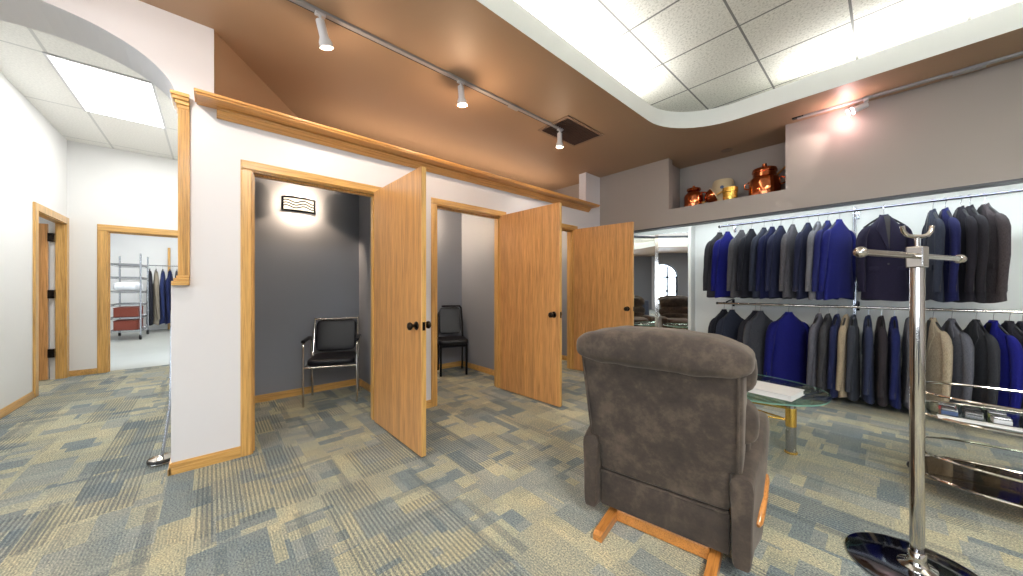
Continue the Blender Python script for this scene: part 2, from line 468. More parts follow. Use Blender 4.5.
# main ceiling with the rounded tray opening
def rrect(x0, x1, y0, y1, r, n=12):
    P = []
    for cx, cy_, a0 in ((x1-r, y1-r, 0), (x0+r, y1-r, PI/2), (x0+r, y0+r, PI), (x1-r, y0+r, 1.5*PI)):
        for k in range(n+1):
            a = a0+PI/2*k/n; P.append((cx+r*math.cos(a), cy_+r*math.sin(a)))
    return P
TRX0, TRX1, TRY0, TRY1, TRR = -1.68, 3.2, -4.5, 4.10, .66
inner = rrect(TRX0, TRX1, TRY0, TRY1, TRR)
outer = [(WX-.005, SOUTH), (EAST, SOUTH), (EAST, 5.3), (-4.8, 5.3), (-4.8, 1.14), (WX-.005, .0)]
bm = bm_new()
def loop(P, z):
    vs = [bm.verts.new((x, y, z)) for x, y in P]
    return [bm.edges.new((vs[i], vs[(i+1) % len(vs)])) for i in range(len(vs))]
ed = loop(outer, ZC)+loop(inner, ZC)
bmesh.ops.triangle_fill(bm, edges=ed, use_beauty=True)
struct('ceiling', bm, 'ceiling_brown', 'brown painted ceiling around the lit tray', 'ceiling')
# tray lip and cove
LIPZ = 3.145; TZ = 3.30
inn2 = rrect(TRX0-.02, TRX1+.02, TRY0-.02, TRY1+.02, TRR+.02)
cov = rrect(TRX0-.4, TRX1+.4, TRY0-.4, TRY1+.4, TRR+.3)
bm = bm_new()
L = lambda P, z: [Vector((x, y, z)) for x, y in P]
rings(bm, [L(inner, ZC-.004), L(inner, LIPZ), L(inn2, LIPZ), L(inn2, ZC+.02), L(cov, ZC+.02), L(cov, TZ+.02)], cap=False)
struct('trim_2', bm, 'cove_white', 'white rounded lip of the lit ceiling tray', 'tray lip', smooth=True)
bm = bm_new(); box(bm, TRX0-.42, TRX1+.42, TRY0-.42, TRY1+.42, TZ, TZ+.03)
struct('ceiling_tray', bm, 'ceiling_tile', 'speckled white acoustic tiles in the ceiling tray', 'ceiling')

# ------------------------------------------------------------------ casings, baseboards, doors
def casing(n, opening, x, top, label, facing=1, w=.055, depth=WT):
    a, b = opening; t = .018; bm = bm_new()
    f0, f1 = (x, x+t*facing)
    xs = sorted((f0, f1)); mid = sorted((f0, x+t*.6*facing))
    for y0, y1 in ((a-w, a+.012), (b-.012, b+w)):
        box(bm, xs[0], xs[1], y0+.006, y1-.006, 0, top-.012, .004); box(bm, mid[0], mid[1], y0, y1, 0, top-.012, .003)
    hb = bm_new(); box(hb, xs[0], xs[1], a-w+.006, b+w-.006, top-.006, top+w-.006, .004); box(hb, mid[0], mid[1], a-w, b+w, top-.012, top+w, .003)
    j = sorted((x, x-depth*facing))
    box(bm, j[0], j[1], a-.001, a+.018, 0, top); box(bm, j[0], j[1], b-.018, b+.001, 0, top); box(bm, j[0], j[1], a, b, top-.018, top+.001)
    s = sorted((x-.045*facing, x-.075*facing))
    box(bm, s[0], s[1], a+.018, a+.03, 0, top-.018); box(bm, s[0], s[1], b-.03, b-.018, 0, top-.018); box(bm, s[0], s[1], a+.018, b-.018, top-.03, top-.018)
    o = struct('trim_%d' % n, bm, 'oak_v', label, 'door frame'); link('head_casing', hb, 'oak_y', o, False)
    return o
for i, nm in enumerate(('nearest', 'middle', 'farthest')):
    o = casing(3+i, OP[i], WX, OT, 'oak frame around the %s fitting room doorway' % nm)
    bm = boxes([(WX-.045, WX-.012, OP[i][0]+.0175, OP[i][0]+.0195, .9, .97)]); link('strike_plate', bm, 'dark_bronze', o, False)
casing(6, BD, HB, 2.02, 'oak frame around the stockroom doorway at the hall end', 1, .08, .12)
# hall left doorway frame (in the plane y = HL)
bm = bm_new(); a, b = LD; w = .085
for x0, x1 in ((a-w, a+.012), (b-.012, b+w)): box(bm, x0, x1, HL, HL+.02, 0, 2.06, .004)
box(bm, a-w, b+w, HL, HL+.02, 2.058, 2.145, .004)
box(bm, a-.001, a+.018, HL-.075, HL, 0, 2.07); box(bm, b-.018, b+.001, HL-.075, HL, 0, 2.07); box(bm, a, b, HL-.075, HL, 2.052, 2.071)
struct('trim_7', bm, 'oak_v', 'oak frame around the side doorway in the left hall wall', 'door frame')

def base_run(bm, x0, y0, x1, y1, h=.075, t=.014, side=1):
    d = Vector((x1-x0, y1-y0, 0)); l = d.length; d.normalize(); n = Vector((-d.y, d.x, 0))*side
    for (t0, z0, z1) in ((t, 0, h*.55), (t*.75, h*.55, h*.82), (t*.45, h*.82, h)):
        P = [Vector((x0, y0, z0)), Vector((x1, y1, z0)), Vector((x1, y1, z0))+n*t0, Vector((x0, y0, z0))+n*t0]
        prism(bm, P, (0, 0, z1-z0))
bm = bm_new()
base_run(bm, WX, -.2, WX, OP[0][0]-.055, side=-1); base_run(bm, WX, OP[0][1]+.055, WX, OP[1][0]-.055, side=-1)
base_run(bm, WX, OP[1][1]+.055, WX, OP[2][0]-.055, side=-1); base_run(bm, WX, OP[2][1]+.055, WX, NY, side=-1)
base_run(bm, WX+.014, -.191, xa, -.191, side=1)
struct('baseboard_west', bm, 'oak_y', 'oak baseboard along the white fitting room wall', 'baseboard')
bm = bm_new()
for y0, y1 in ((.1, 1.38), (1.5, 2.9), (3.02, 4.4)):
    base_run(bm, FX, y0, FX, y1, side=-1); base_run(bm, FX, y1, xa, y1, side=-1); base_run(bm, FX, y0, xa, y0, side=1)
struct('baseboard_fitting', bm, 'oak_y', 'oak baseboard inside the fitting rooms', 'baseboard')
bm = bm_new()
base_run(bm, xa-.25, HL, LD[1]+.085, HL, side=-1); base_run(bm, HB, HL, HB, BD[0]-.08, side=-1)
struct('baseboard_hall', bm, 'oak_x', 'oak baseboard along the white hall walls', 'baseboard')

def knob(bm, x, y, z, s):
    t = bmesh.new(); lathe(t, [(.001, 0), (.03, 0), (.032, .004), (.028, .009), (.012, .012), (.011, .03), (.016, .036), (.026, .044), (.029, .054), (.026, .063), (.015, .069), (.001, .07)], 20)
    merge(bm, t, Matrix.Translation((x, y, z)) @ Matrix.Rotation(-PI/2*s, 4, 'X'))
def door(n, loc, rz, label, L=.872):
    """leaf along local +x from the hinge, room-1 face at local -y"""
    bm = bm_new(); box(bm, 0, L, 0, .038, .011, 2.056, .002, 1)
    o = struct('door_%d' % n, bm, 'door_oak', label, 'door'); o.location = loc; o.rotation_euler = (0, 0, rz)
    bm = bm_new(); box(bm, L, L+.0015, .002, .036, .013, 2.054); link('edge_band', bm, 'oak_v', o, False)
    bm = bm_new(); knob(bm, L-.068, 0, .93, -1); link('knob', bm, 'dark_bronze', o)
    bm = bm_new(); knob(bm, L-.068, .038, .93, 1); link('knob', bm, 'dark_bronze', o)
    bm = boxes([(L+.0015, L+.003, .008, .03, .9, .96)]); link('latch_plate', bm, 'dark_bronze', o, False)
    for z in (.25, 1.0, 1.8):
        bm = bm_new(); lathe(bm, [(.007, -.045), (.007, .045)], 10, (-.004, .038, z)); link('hinge', bm, 'dark_bronze', o)
    return o
door(1, (-3.05, 1.085, 0), math.radians(1.0), 'open oak door of the nearest fitting room')
door(2, (-3.05, 2.552, 0), math.radians(2.6), 'open oak door of the middle fitting room')
door(3, (-3.05, 3.955, 0), math.radians(6), 'open oak door of the farthest fitting room')
bm = boxes([(-7.285, -7.245, HL-.125-.95, HL-.125, .014, 2.03)])
o = struct('door_4', bm, 'door_oak', 'oak door standing open into the side room off the hall', 'door')
for z in (.35, 1.12, 1.86):
    bm = boxes([(-7.29, -7.235, HL-.125, HL-.07, z-.055, z+.055)], .003); link('hinge', bm, 'dark_bronze', o, False)

# ------------------------------------------------------------------ oak shelf over the fitting rooms
th = thing('wall_shelf', 'long oak display ledge with stepped moulding above the fitting room doors', 'shelf', (WX, 0, 2.38))
y0, y1 = -.08, 4.39
bm = bm_new()
box(bm, -.35, .175, y0, y1, .058, .078, .004); box(bm, -.35, .166, y0+.008, y1-.008, .046, .060, .005)
link('board', bm, 'shelf_oak', th, False)
bm = bm_new()
prof = [(.001, .0455), (.062, .0455), (.062, .034), (.052, .03), (.046, .018), (.036, .008), (.034, .0), (.022, -.006), (.014, -.016), (.001, -.016)]
prism(bm, [(x, y0+.11, z) for x, z in prof], (0, y1-y0-.17, 0))
link('moulding', bm, 'shelf_oak', th, False)

# ------------------------------------------------------------------ wall sconces
def sconce(y, label):
    th = thing('wall_sconce', label, 'wall light', (FX, y, 2.042), group='wall sconces in the fitting rooms')
    w, h, d = .15, .15, .09
    def arc(wid, off, n=12): return [(.035+off+(d-.035)*math.cos(-PI/2*.98+PI*.98*k/n)**.8 if 0 < k < n else .035+off, wid*math.sin(-PI/2+PI*k/n)) for k in range(n+1)]
    bm = bm_new(); box(bm, .001, .02, -w*.8, w*.8, .01, h-.01, .003); link('backplate', bm, 'black_metal', th, False)
    bm = bm_new(); A = arc(w-.004, 0)
    rings(bm, [[Vector((x, yy, z)) for x, yy in A] for z in (.008, h-.008)], cap=False, closed=False); link('diffuser', bm, 'sconce_glow', th)
    bm = bm_new(); A = arc(w, .004)
    for z in (.004, h-.004): tube(bm, [(x, yy, z) for x, yy in A], .010, 6)
    for k in (0, -1): tube(bm, [(A[k][0], A[k][1], 0), (A[k][0], A[k][1], h)], .011, 6)
    link('frame', bm, 'black_metal', th)
    bm = bm_new()
    for j in range(3):
        B = arc(w, .003, 40)
        tube(bm, [(x, yy, .045+j*.03+.012*math.sin(yy*38)) for x, yy in B], .006, 5)
    link('wave_wire', bm, 'black_metal', th)
    return th
sconce(.73, 'glowing white wall sconce with black frame above the chrome armchair')

# ------------------------------------------------------------------ chairs in the fitting rooms
def at_dir(p, fwd):  # rz for local +y = fwd
    return math.atan2(fwd[1], fwd[0])-PI/2
fw = Vector((.93, -.36)).normalized(); mid = Vector((-3.807, .916))
th = thing('armchair', 'black vinyl armchair with chrome tube frame in the nearest fitting room', 'chair', (mid.x, mid.y, 0), at_dir(None, fw))
bm = bm_new(); sell(bm, (0, -.22, .435), (.225, .225, .038), .35, .3); link('seat', bm, 'black_vinyl', th)
bm = bm_new()
def lean(p): return Vector((p.x*(1-.02*p.z), p.y-(p.z+.17)*.22, p.z))
sell(bm, (0, -.41, .665), (.205, .026, .175), .3, .25, fn=lean); link('backrest', bm, 'black_vinyl', th)
for s in (-1, 1):
    bm = bm_new(); tube(bm, [(s*.245, 0, .006), (s*.245, 0, .60), (s*.245, -.02, .645), (s*.245, -.06, .655)], .011); link('leg', bm, 'chrome', th)
    bm = bm_new(); tube(bm, [(s*.235, -.41, .006), (s*.232, -.36, .40), (s*.225, -.40, .5), (s*.222, -.5, .86)], .011); link('leg', bm, 'chrome', th)
    bm = bm_new(); box(bm, s*.245-.02, s*.245+.02, -.33, .01, .645, .675, .012, 3); link('armrest', bm, 'black_vinyl', th)
    bm = bm_new(); tube(bm, [(s*.245, -.32, .655), (s*.243, -.37, .64), (s*.24, -.385, .56), (s*.236, -.37, .42)], .011); link('arm_support', bm, 'chrome', th)
bm = bm_new()
tube(bm, [(-.245, 0, .395), (.245, 0, .395)], .01); tube(bm, [(-.232, -.36, .395), (.232, -.36, .395)], .01)
for s in (-1, 1): tube(bm, [(s*.238, 0, .395), (s*.232, -.36, .395)], .01)
link('seat_frame', bm, 'chrome', th)
bm = bm_new(); tube(bm, [(-.222, -.5, .845), (.222, -.5, .845)], .011); link('top_rail', bm, 'chrome', th)

fw = Vector((.912, -.41)).normalized(); mid = Vector((-3.938, 2.47))
th = thing('side_chair', 'black armless chair with padded back in the middle fitting room', 'chair', (mid.x, mid.y, 0), at_dir(None, fw))
bm = bm_new(); sell(bm, (0, -.19, .455), (.205, .205, .04), .3, .25); link('seat', bm, 'black_vinyl', th)
bm = bm_new(); sell(bm, (0, -.385, .72), (.155, .018, .19), .25, .2, fn=lean); link('backrest', bm, 'black_vinyl', th)
bm = bm_new(); tube(bm, [(-.18, -.37, .45), (-.178, -.41, .7), (-.17, -.455, .9), (-.15, -.465, .93), (.15, -.465, .93), (.17, -.455, .9), (.178, -.41, .7), (.18, -.37, .45)], .014); link('back_frame', bm, 'black_metal', th)
for s in (-1, 1):
    bm = bm_new(); box(bm, s*.175-.015, s*.175+.015, -.03, 0, .002, .43, .004); link('leg', bm, 'black_metal', th, False)
    bm = bm_new(); tube(bm, [(s*.175, -.39, .004), (s*.178, -.37, .45)], .014); link('leg', bm, 'black_metal', th)
for q in ((-.17, .17, -.03, -.01, .39, .43), (-.17, .17, -.385, -.365, .39, .43)):
    bm = boxes([q]); link('seat_rail', bm, 'black_metal', th, False)

# ------------------------------------------------------------------ recliner
rot = math.atan2(.176, .985)
th = thing('recliner', 'brown suede swivel recliner on a wooden base with its back to the viewer', 'recliner', (-.719, 1.57, 0), rot)
def rloft(bm, secs, n=40, e=.28):
    """secs: (z, hw, y_back, y_front[, crown])"""
    rs = []
    for s_ in secs:
        z, hw, yb, yf = s_[:4]; cr = s_[4] if len(s_) > 4 else 0
        r = []
        for i in range(n):
            u = 2*PI*i/n
            cxx = math.copysign(abs(math.cos(u))**e, math.cos(u)); sy = math.copysign(abs(math.sin(u))**e, math.sin(u))
            r.append(Vector((hw*cxx, (yb+yf)/2+(yf-yb)/2*sy, z-cr*(cxx*cxx))))
        rs.append(r)
    rings(bm, rs, True)
bm = bm_new()
rloft(bm, [(.262, .280, .004, .16), (.268, .284, -.004, .17), (.4, .287, -.032, .165), (.438, .29, -.038, .165), (.446, .33, -.04, .165), (.55, .334, -.062, .155), (.7, .338, -.094, .14), (.82, .340, -.118, .125), (.9, .338, -.132, .12)], e=.16)
back = link('backrest', bm, 'brown_suede', th)
# piping seams of the back panel
bm = bm_new()
for s in (-1, 1): tube(bm, [(s*(.310+.014*(z-.262)/.6), .0-(z-.262)*.207-.004, z) for z in (.45, .55, .7, .86)], .0055, 6)
tube(bm, [(-.31, -.128, .872), (0, -.132, .876), (.31, -.128, .872)], .005, 6)
link('piping', bm, 'brown_suede', back)
# head roll
bm = bm_new()
def roll(p):
    k = p.x/.35
    return Vector((p.x, p.y+.012*k*k, p.z*(1-.12*abs(k)**3)-.016*k*k+.0015*math.sin(p.x*30)+(.002*math.sin(p.x*47+p.y*40))))
sell(bm, (0, -.045, .925), (.372, .13, .09), .6, .36, 56, 22, roll); link('head_roll', bm, 'brown_suede', back)
# front cushions of the back
for z, hh, yy, hw in ((.845, .125, .12, .375), (.62, .12, .13, .382), (.48, .10, .2, .35)):
    bm = bm_new(); sell(bm, (0, yy, z), (hw, .10, hh), .6, .4, 40, 18, lambda p: Vector((p.x, p.y, p.z-.008*(p.x/.34)**2+.004*math.sin(p.x*25)))); link('back_cushion', bm, 'brown_suede', th)
bm = bm_new(); box(bm, -.284, .284, -.002, .03, .075, .256, .008, 2); rear = link('rear_panel', bm, 'brown_suede', th)
bm = bm_new(); tube(bm, [(-.284, -.005, .252), (.284, -.005, .252)], .004, 6); link('piping', bm, 'brown_suede', rear)
for s in (-1, 1):
    bm = bm_new()
    rs = []
    for y, top, hw in ((-.04, .40, .03), (-.034, .43, .035), (.0, .445, .037), (.1, .475, .045), (.2, .495, .056), (.35, .505, .062), (.55, .51, .064), (.68, .505, .064), (.72, .48, .06), (.735, .42, .05)):
        r = []
        n = 22
        zb = .062 if y < .6 else .1
        for i in range(n):
            u = 2*PI*i/n
            cx_ = math.copysign(abs(math.cos(u))**.35, math.cos(u)); sy = math.copysign(abs(math.sin(u))**.32, math.sin(u))
            bulge = 1.0+(.18 if sy > .3 else 0)
            r.append(Vector((s*(.327+.01*(y > .15))+hw*cx_*bulge, y, (zb+top)/2+(top-zb)/2*sy+.003*math.sin(y*60+i))))
        rs.append(r)
    rings(bm, rs); link('armrest', bm, 'brown_suede', th)
bm = bm_new(); sell(bm, (0, .43, .37), (.258, .29, .085), .5, .35, 40, 16, lambda p: Vector((p.x, p.y, p.z+.02*math.cos(p.y*5)))); link('seat_cushion', bm, 'brown_suede', th)
bm = bm_new(); box(bm, -.255, .255, .04, .68, .09, .3, .02, 2); link('seat_base', bm, 'brown_suede', th)
bm = bm_new(); sell(bm, (0, .715, .26), (.252, .05, .17), .5, .4); link('footrest', bm, 'brown_suede', th)
for s in (-1, 1):
    bm = bm_new()
    prism(bm, [(s*.228-.021, -.17, .002), (s*.228-.021, .62, .002), (s*.228-.021, .62, .03), (s*.228-.021, .1, .052), (s*.228-.021, -.15, .04), (s*.228-.021, -.172, .03)], (.042, 0, 0))
    link('foot_rail', bm, 'cherry_leg', th, False)
for q in ((-.207, .207, .02, .06, .004, .062), (-.207, .207, .42, .46, .004, .05)):
    bm = boxes([q], .004); link('stretcher', bm, 'cherry_leg', th, False)
bm = bm_new(); lathe(bm, [(.07, .06), (.07, .09)], 20, (0, .24, 0)); box(bm, -.2, .2, .2, .28, .03, .06, .004); link('swivel_post', bm, 'black_metal', th)
bm = bm_new()
P = [(.375, .10, .188), (.378, .115, .196), (.383, .15, .222), (.392, .22, .262), (.40, .29, .305), (.403, .315, .32)]
tube(bm, P, [.01, .017, .019, .017, .015, .008], 12)
tube(bm, [(.34, .13, .2), (.376, .13, .205)], .01, 8)
link('lever', bm, 'cherry_leg', th)

# ------------------------------------------------------------------ glass coffee table
th = thing('coffee_table', 'oval glass coffee table on chrome and brass legs in front of the recliner', 'table', (-.9, 3.2, 0))
bm = bm_new(); n = 56
def oval(a, b, z, e=.85): return [Vector((a*math.copysign(abs(math.cos(2*PI*i/n))**e, math.cos(2*PI*i/n)), b*math.copysign(abs(math.sin(2*PI*i/n))**e, math.sin(2*PI*i/n)), z)) for i in range(n)]
rings(bm, [oval(.638, .458, .418), oval(.642, .462, .421), oval(.642, .462, .427), oval(.638, .458, .43)])
top = link('glass_top', bm, 'clear_glass', th)
bm = bm_new(); rings(bm, [oval(.6425, .4625, .4195), oval(.644, .464, .424), oval(.6425, .4625, .4285)], cap=False); link('glass_edge', bm, 'glass_edge', top)
LEG = [(.434, -.056), (-.36, -.2), (-.36, .24)]
for x, y in LEG:
    bm = bm_new(); lathe(bm, [(.031, .012), (.031, .40)], 20, (x, y, 0)); lg = link('leg', bm, 'steel', th)
    for z0, z1, r in ((0.0, .014, .04), (.195, .33, .0335), (.395, .418, .036)):
        bm = bm_new(); lathe(bm, [(r-.003, z0), (r, z0+.003), (r, z1-.003), (r-.003, z1)], 20, (x, y, 0)); link('brass_collar', bm, 'brass', lg)
bm = bm_new()
for i in range(3):
    (xa_, ya_), (xb_, yb_) = LEG[i], LEG[(i+1) % 3]
    for z in (.235, .32): tube(bm, [(xa_, ya_, z), (xb_, yb_, z)], .007, 8)
tube(bm, [LEG[0]+(.33,), (.1, -.02, .39), (-.1, .0, .40)], .008, 8)
link('brace', bm, 'brass', th)
# white binder on the table
th = thing('ring_binder', 'thick white binder lying flat on the glass table', 'book', (-.60, 3.08, .4305), math.radians(-8))
bm = bm_new(); box(bm, -.19, .19, -.13, .13, 0, .004, .001); box(bm, -.19, .19, -.13, .13, .034, .038, .001); box(bm, -.19, -.186, -.13, .13, 0, .038, .001); link('cover', bm, 'paper_white', th, False)
bm = boxes([(-.183, .183, -.124, .124, .004, .034)]); link('pages', bm, 'paper_white', th, False)

# ------------------------------------------------------------------ chrome garment stand
th = thing('garment_stand', 'chrome two-arm garment stand on a round weighted base', 'garment stand', (.085, 2.224, 0))
bm = bm_new(); lathe(bm, [(.001, .001), (.212, .001), (.217, .006), (.216, .013), (.205, .018), (.1, .024), (.04, .028), (.001, .028)], 56); link('base', bm, 'dark_chrome', th)
bm = bm_new(); lathe(bm, [(.06, .024), (.058, .03), (.035, .038), (.027, .06), (.027, .085), (.0232, .09)], 24); link('collar', bm, 'chrome', th)
bm = bm_new(); lathe(bm, [(.022, .08), (.022, 1.29)], 24); link('pole', bm, 'chrome', th)
bm = bm_new(); t2 = bmesh.new(); box(t2, -.026, .026, -.026, .026, 1.285, 1.375, .005); merge(bm, t2, Matrix.Rotation(math.atan2(.936, .352), 4, 'Z')); link('head_block', bm, 'chrome', th, False)
d = Vector((.352, .936, 0)).normalized(); p = Vector((-d.y, d.x, 0))
for s, l in ((-1, .43), (1, .40)):
    bm = bm_new(); tube(bm, [d*s*.024+Vector((0, 0, 1.335)), d*s*(l-.01)+Vector((0, 0, 1.335))], .0125, 14); ar = link('arm', bm, 'chrome', th)
    bm = bm_new(); sell(bm, d*s*l+Vector((0, 0, 1.335)), (.021, .021, .021), 1, 1, 20, 12); link('ball_end', bm, 'chrome', ar)
bm = bm_new(); lathe(bm, [(.007, 1.37), (.007, 1.42)], 12)
u = Vector((.667, .745, 0))
tube(bm, [u*s_*w_+Vector((0, 0, z)) for s_, w_, z in ((-1, .063, 1.462), (-1, .058, 1.44), (-1, .045, 1.424), (-1, .02, 1.418), (1, .02, 1.418), (1, .045, 1.424), (1, .058, 1.44), (1, .063, 1.462))], .0085, 10)
link('hook', bm, 'chrome', th)

# ------------------------------------------------------------------ chrome trolley
th = thing('display_trolley', 'two-tier chrome and glass display trolley beside the garment stand', 'trolley', (.72, 3.25, 0))
def troval(a, b, z, n=48, e=.5): return [Vector((a*math.copysign(abs(math.cos(2*PI*i/n))**e, math.cos(2*PI*i/n)), b*math.copysign(abs(math.sin(2*PI*i/n))**e*(1+.16*math.cos(PI/2*math.cos(2*PI*i/n))), math.sin(2*PI*i/n)), z)) for i in range(n)]
for nm, z in (('lower', .12), ('upper', .47)):
    bm = bm_new(); tube(bm, troval(.6, .235, z), .009, 8, closed=True); fr = link('shelf_frame', bm, 'chrome', th)
    bm = bm_new(); tube(bm, troval(.6, .235, z+.125), .0075, 8, closed=True); link('guard_rail', bm, 'chrome', fr)
    bm = bm_new(); rings(bm, [troval(.592, .228, z-.003), troval(.592, .228, z+.003)]); link('glass_shelf', bm, 'smoked_glass' if z < .3 else 'clear_glass', fr)
for x in (-.605, .605):
    for y in (-.225, .2):
        bm = bm_new(); tube(bm, [(x, y, .06), (x, y, .72)], .011, 10); lg = link('leg', bm, 'chrome', th)
        bm = bm_new(); sell(bm, (x, y, .731), (.016, .016, .016), 1, 1, 14, 8); link('finial', bm, 'chrome', lg)
        bm = bm_new(); t2 = bmesh.new(); lathe(t2, [(.012, -.012), (.027, -.012), (.03, -.006), (.03, .006), (.027, .012), (.012, .012)], 18); merge(bm, t2, Matrix.Translation((x, y, .031)) @ Matrix.Rotation(PI/2, 4, 'X')); link('caster', bm, 'black_plastic', lg)
# things on the trolley
th = thing('price_card', 'long white card lying on the upper shelf of the chrome trolley', 'card', (.36, 3.07, .4735), math.radians(2))
bm = bm_new(); box(bm, -.17, .17, -.03, .03, 0, .006, .002); link('sheet', bm, 'paper_white', th, False)
mats = ['card_blue', 'card_green', 'card_red', 'steel', 'brass', 'black_plastic', 'white_plastic']
words = ['blue', 'green', 'red', 'silver', 'gold', 'black', 'white']
k = 0
for r in range(2):
    for c in range(3):
        m_ = (c*3+r*2) % 7
        th = thing('cufflink_box', '%s cufflink box, number %s from the garment stand in the %s row on the trolley' % (words[m_], ('one', 'two', 'three')[c], ('front', 'back')[r]), 'box', (.24+c*.085, 3.17+r*.11, .4735), random.uniform(-.2, .2), 'cufflink boxes on the trolley')
        bm = bm_new(); box(bm, -.03, .03, -.03, .03, 0, .022, .003); link('case', bm, mats[m_], th, False)
        bm = bm_new(); box(bm, -.03, .03, -.03, .03, .0225, .034, .004); link('lid', bm, mats[m_] if c % 2 else 'steel', th, False)

# ------------------------------------------------------------------ copper ware in the niche
def pot(name, label, cat, loc, rz=0, k=1.0):
    o = thing(name, label, cat, loc, rz, 'pots in the niche'); o.scale = (k, k, k); return o
ZN = NZ+.0005
th = pot('milk_can', 'tall shiny copper milk can at the dark end of the niche', 'can', (-1.755, 4.90, ZN), 0, 1.3)
bm = bm_new(); lathe(bm, [(.001, 0), (.085, 0), (.09, .01), (.09, .13), (.084, .15), (.06, .175), (.055, .19), (.001, .19)], 32); link('body', bm, 'copper', th)
bm = bm_new(); lathe(bm, [(.062, .19), (.068, .2), (.064, .215), (.03, .228), (.012, .232), (.012, .245), (.001, .248)], 28); link('lid', bm, 'copper', th)
bm = bm_new(); tube(bm, [(.085, -.01, .05), (.13, -.02, .06), (.145, -.02, .1), (.12, -.015, .15), (.075, -.01, .16)], .008, 8); link('handle', bm, 'copper', th)
th = pot('copper_funnel', 'small copper bowl with pale rim leaning beside the milk can', 'bowl', (-1.60, 4.86, ZN), .4, 1.2)
bm = bm_new(); t2 = bmesh.new(); lathe(t2, [(.02, 0), (.05, .02), (.075, .06), (.082, .09), (.079, .09), (.07, .06), (.046, .025), (.001, .012)], 28); merge(bm, t2, Matrix.Translation((0, 0, .075)) @ Matrix.Rotation(math.radians(62), 4, 'Y')); bd = link('body', bm, 'copper', th)
bm = bm_new(); t2 = bmesh.new(); lathe(t2, [(.08, .086), (.087, .089), (.087, .095), (.08, .097)], 28); merge(bm, t2, Matrix.Translation((0, 0, .075)) @ Matrix.Rotation(math.radians(62), 4, 'Y')); link('rim', bm, 'cream_stoneware', bd)
th = pot('stoneware_crock', 'cream stoneware crock upside down at the back of the niche', 'crock', (-1.44, 5.03, ZN), 0, 1.2)
bm = bm_new(); lathe(bm, [(.001, 0), (.125, 0), (.128, .02), (.118, .12), (.1, .26), (.088, .285), (.001, .29)], 32); link('body', bm, 'cream_stoneware', th)
bm = bm_new(); t2 = bmesh.new(); lathe(t2, [(.001, 0), (.018, 0), (.018, .004), (.001, .004)], 16); merge(bm, t2, Matrix.Translation((.02, -.106, .19)) @ Matrix.Rotation(math.radians(84), 4, 'X')); link('emblem', bm, 'card_blue', th)
th = pot('copper_dipper', 'copper dipper with a long wooden handle in the middle of the niche', 'dipper', (-1.31, 4.85, ZN), 0, 1.4)
bm = bm_new(); lathe(bm, [(.001, 0), (.052, 0), (.056, .008), (.056, .085), (.06, .09), (.06, .13), (.055, .132), (.052, .1), (.048, .02), (.001, .015)], 24); link('cup', bm, 'brass', th)
bm = bm_new(); tube(bm, [(-.05, .0, .12), (-.19, .02, .06), (-.28, .03, .035)], .009, 8); link('handle', bm, 'oak_x', th)
th = pot('copper_kettle', 'large copper can with lid and side handles at the bright end of the niche', 'can', (-.97, 4.90, ZN), 0, 1.3)
bm = bm_new(); lathe(bm, [(.001, 0), (.115, 0), (.12, .012), (.12, .15), (.112, .17), (.09, .19), (.088, .225), (.095, .23), (.095, .24), (.001, .245)], 36); link('body', bm, 'copper', th)
bm = bm_new(); lathe(bm, [(.096, .241), (.09, .262), (.05, .28), (.018, .287), (.018, .31), (.001, .314)], 28); link('lid', bm, 'copper', th)
for s in (-1, 1):
    bm = bm_new(); tube(bm, [(s*.118, 0, .1), (s*.15, 0, .11), (s*.155, 0, .15), (s*.115, 0, .168)], .008, 8); link('handle', bm, 'copper', th)
th = pot('wooden_paddle', 'long wooden paddle leaning behind the large copper can', 'paddle', (-1.2, 5.14, ZN+.03))
bm = bm_new(); tube(bm, [(0, 0, .0), (.48, .0, .44)], .012, 8); link('shaft', bm, 'cherry_leg', th)
bm = bm_new(); t2 = bmesh.new(); box(t2, -.12, .0, -.01, .01, -.035, .035, .008); merge(bm, t2, Matrix.Rotation(-math.atan2(.44, .48), 4, 'Y') @ Matrix.Translation((.05, 0, 0))); link('blade', bm, 'cherry_leg', th)

# ------------------------------------------------------------------ track lights
def head_part(parent, x, y, tilt, lit, L=.17, mat='white_plastic', rose=False, rz=0):
    bm = bm_new(); box(bm, x-.016, x+.016, y-.03, y+.03, -.036, -.0185, .003); tube(bm, [(x, y, -.034), (x, y, -.075)], .007, 8)
    hd = link('lamp_head', bm, mat, parent)
    R = Matrix.Translation((x, y, -.07)) @ Matrix.Rotation(rz, 4, 'Z') @ Matrix.Rotation(tilt, 4, 'X')
    bm = bm_new(); t2 = bmesh.new(); lathe(t2, [(.001, .012), (.022, .012), (.026, .006), (.027, -.085), (.036, -.105), (.04, -.115), (.041, -L), (.037, -L), (.036, -.125), (.001, -.12)], 24); merge(bm, t2, R); link('lamp_shade', bm, mat, hd)
    bm = bm_new(); t2 = bmesh.new(); lathe(t2, [(.001, -L+.02), (.033, -L+.02), (.034, -L+.003), (.03, -L-.004), (.001, -L-.006)], 20); merge(bm, t2, R)
    link('bulb', bm, ('bulb_rose' if rose else 'bulb_warm') if lit else 'grey_plastic', hd)
    return R @ Vector((0, 0, -L-.03))
th = thing('track_light', 'pale track light with three heads on the brown ceiling over the fitting rooms', 'track light', (-2.41, 0, ZC))
bm = bm_new(); box(bm, -.018, .018, -.8, 2.92, -.02, -.001, .003); link('track', bm, 'grey_plastic', th, False)
bm = bm_new(); box(bm, -.0185, -.0165, -.8, 2.92, -.0225, -.004); link('track_slot', bm, 'black_plastic', th, False)
bm = boxes([(-.028, .028, 2.13, 2.25, -.028, -.0205)], .003); link('connector', bm, 'grey_plastic', th, False)
LP = []
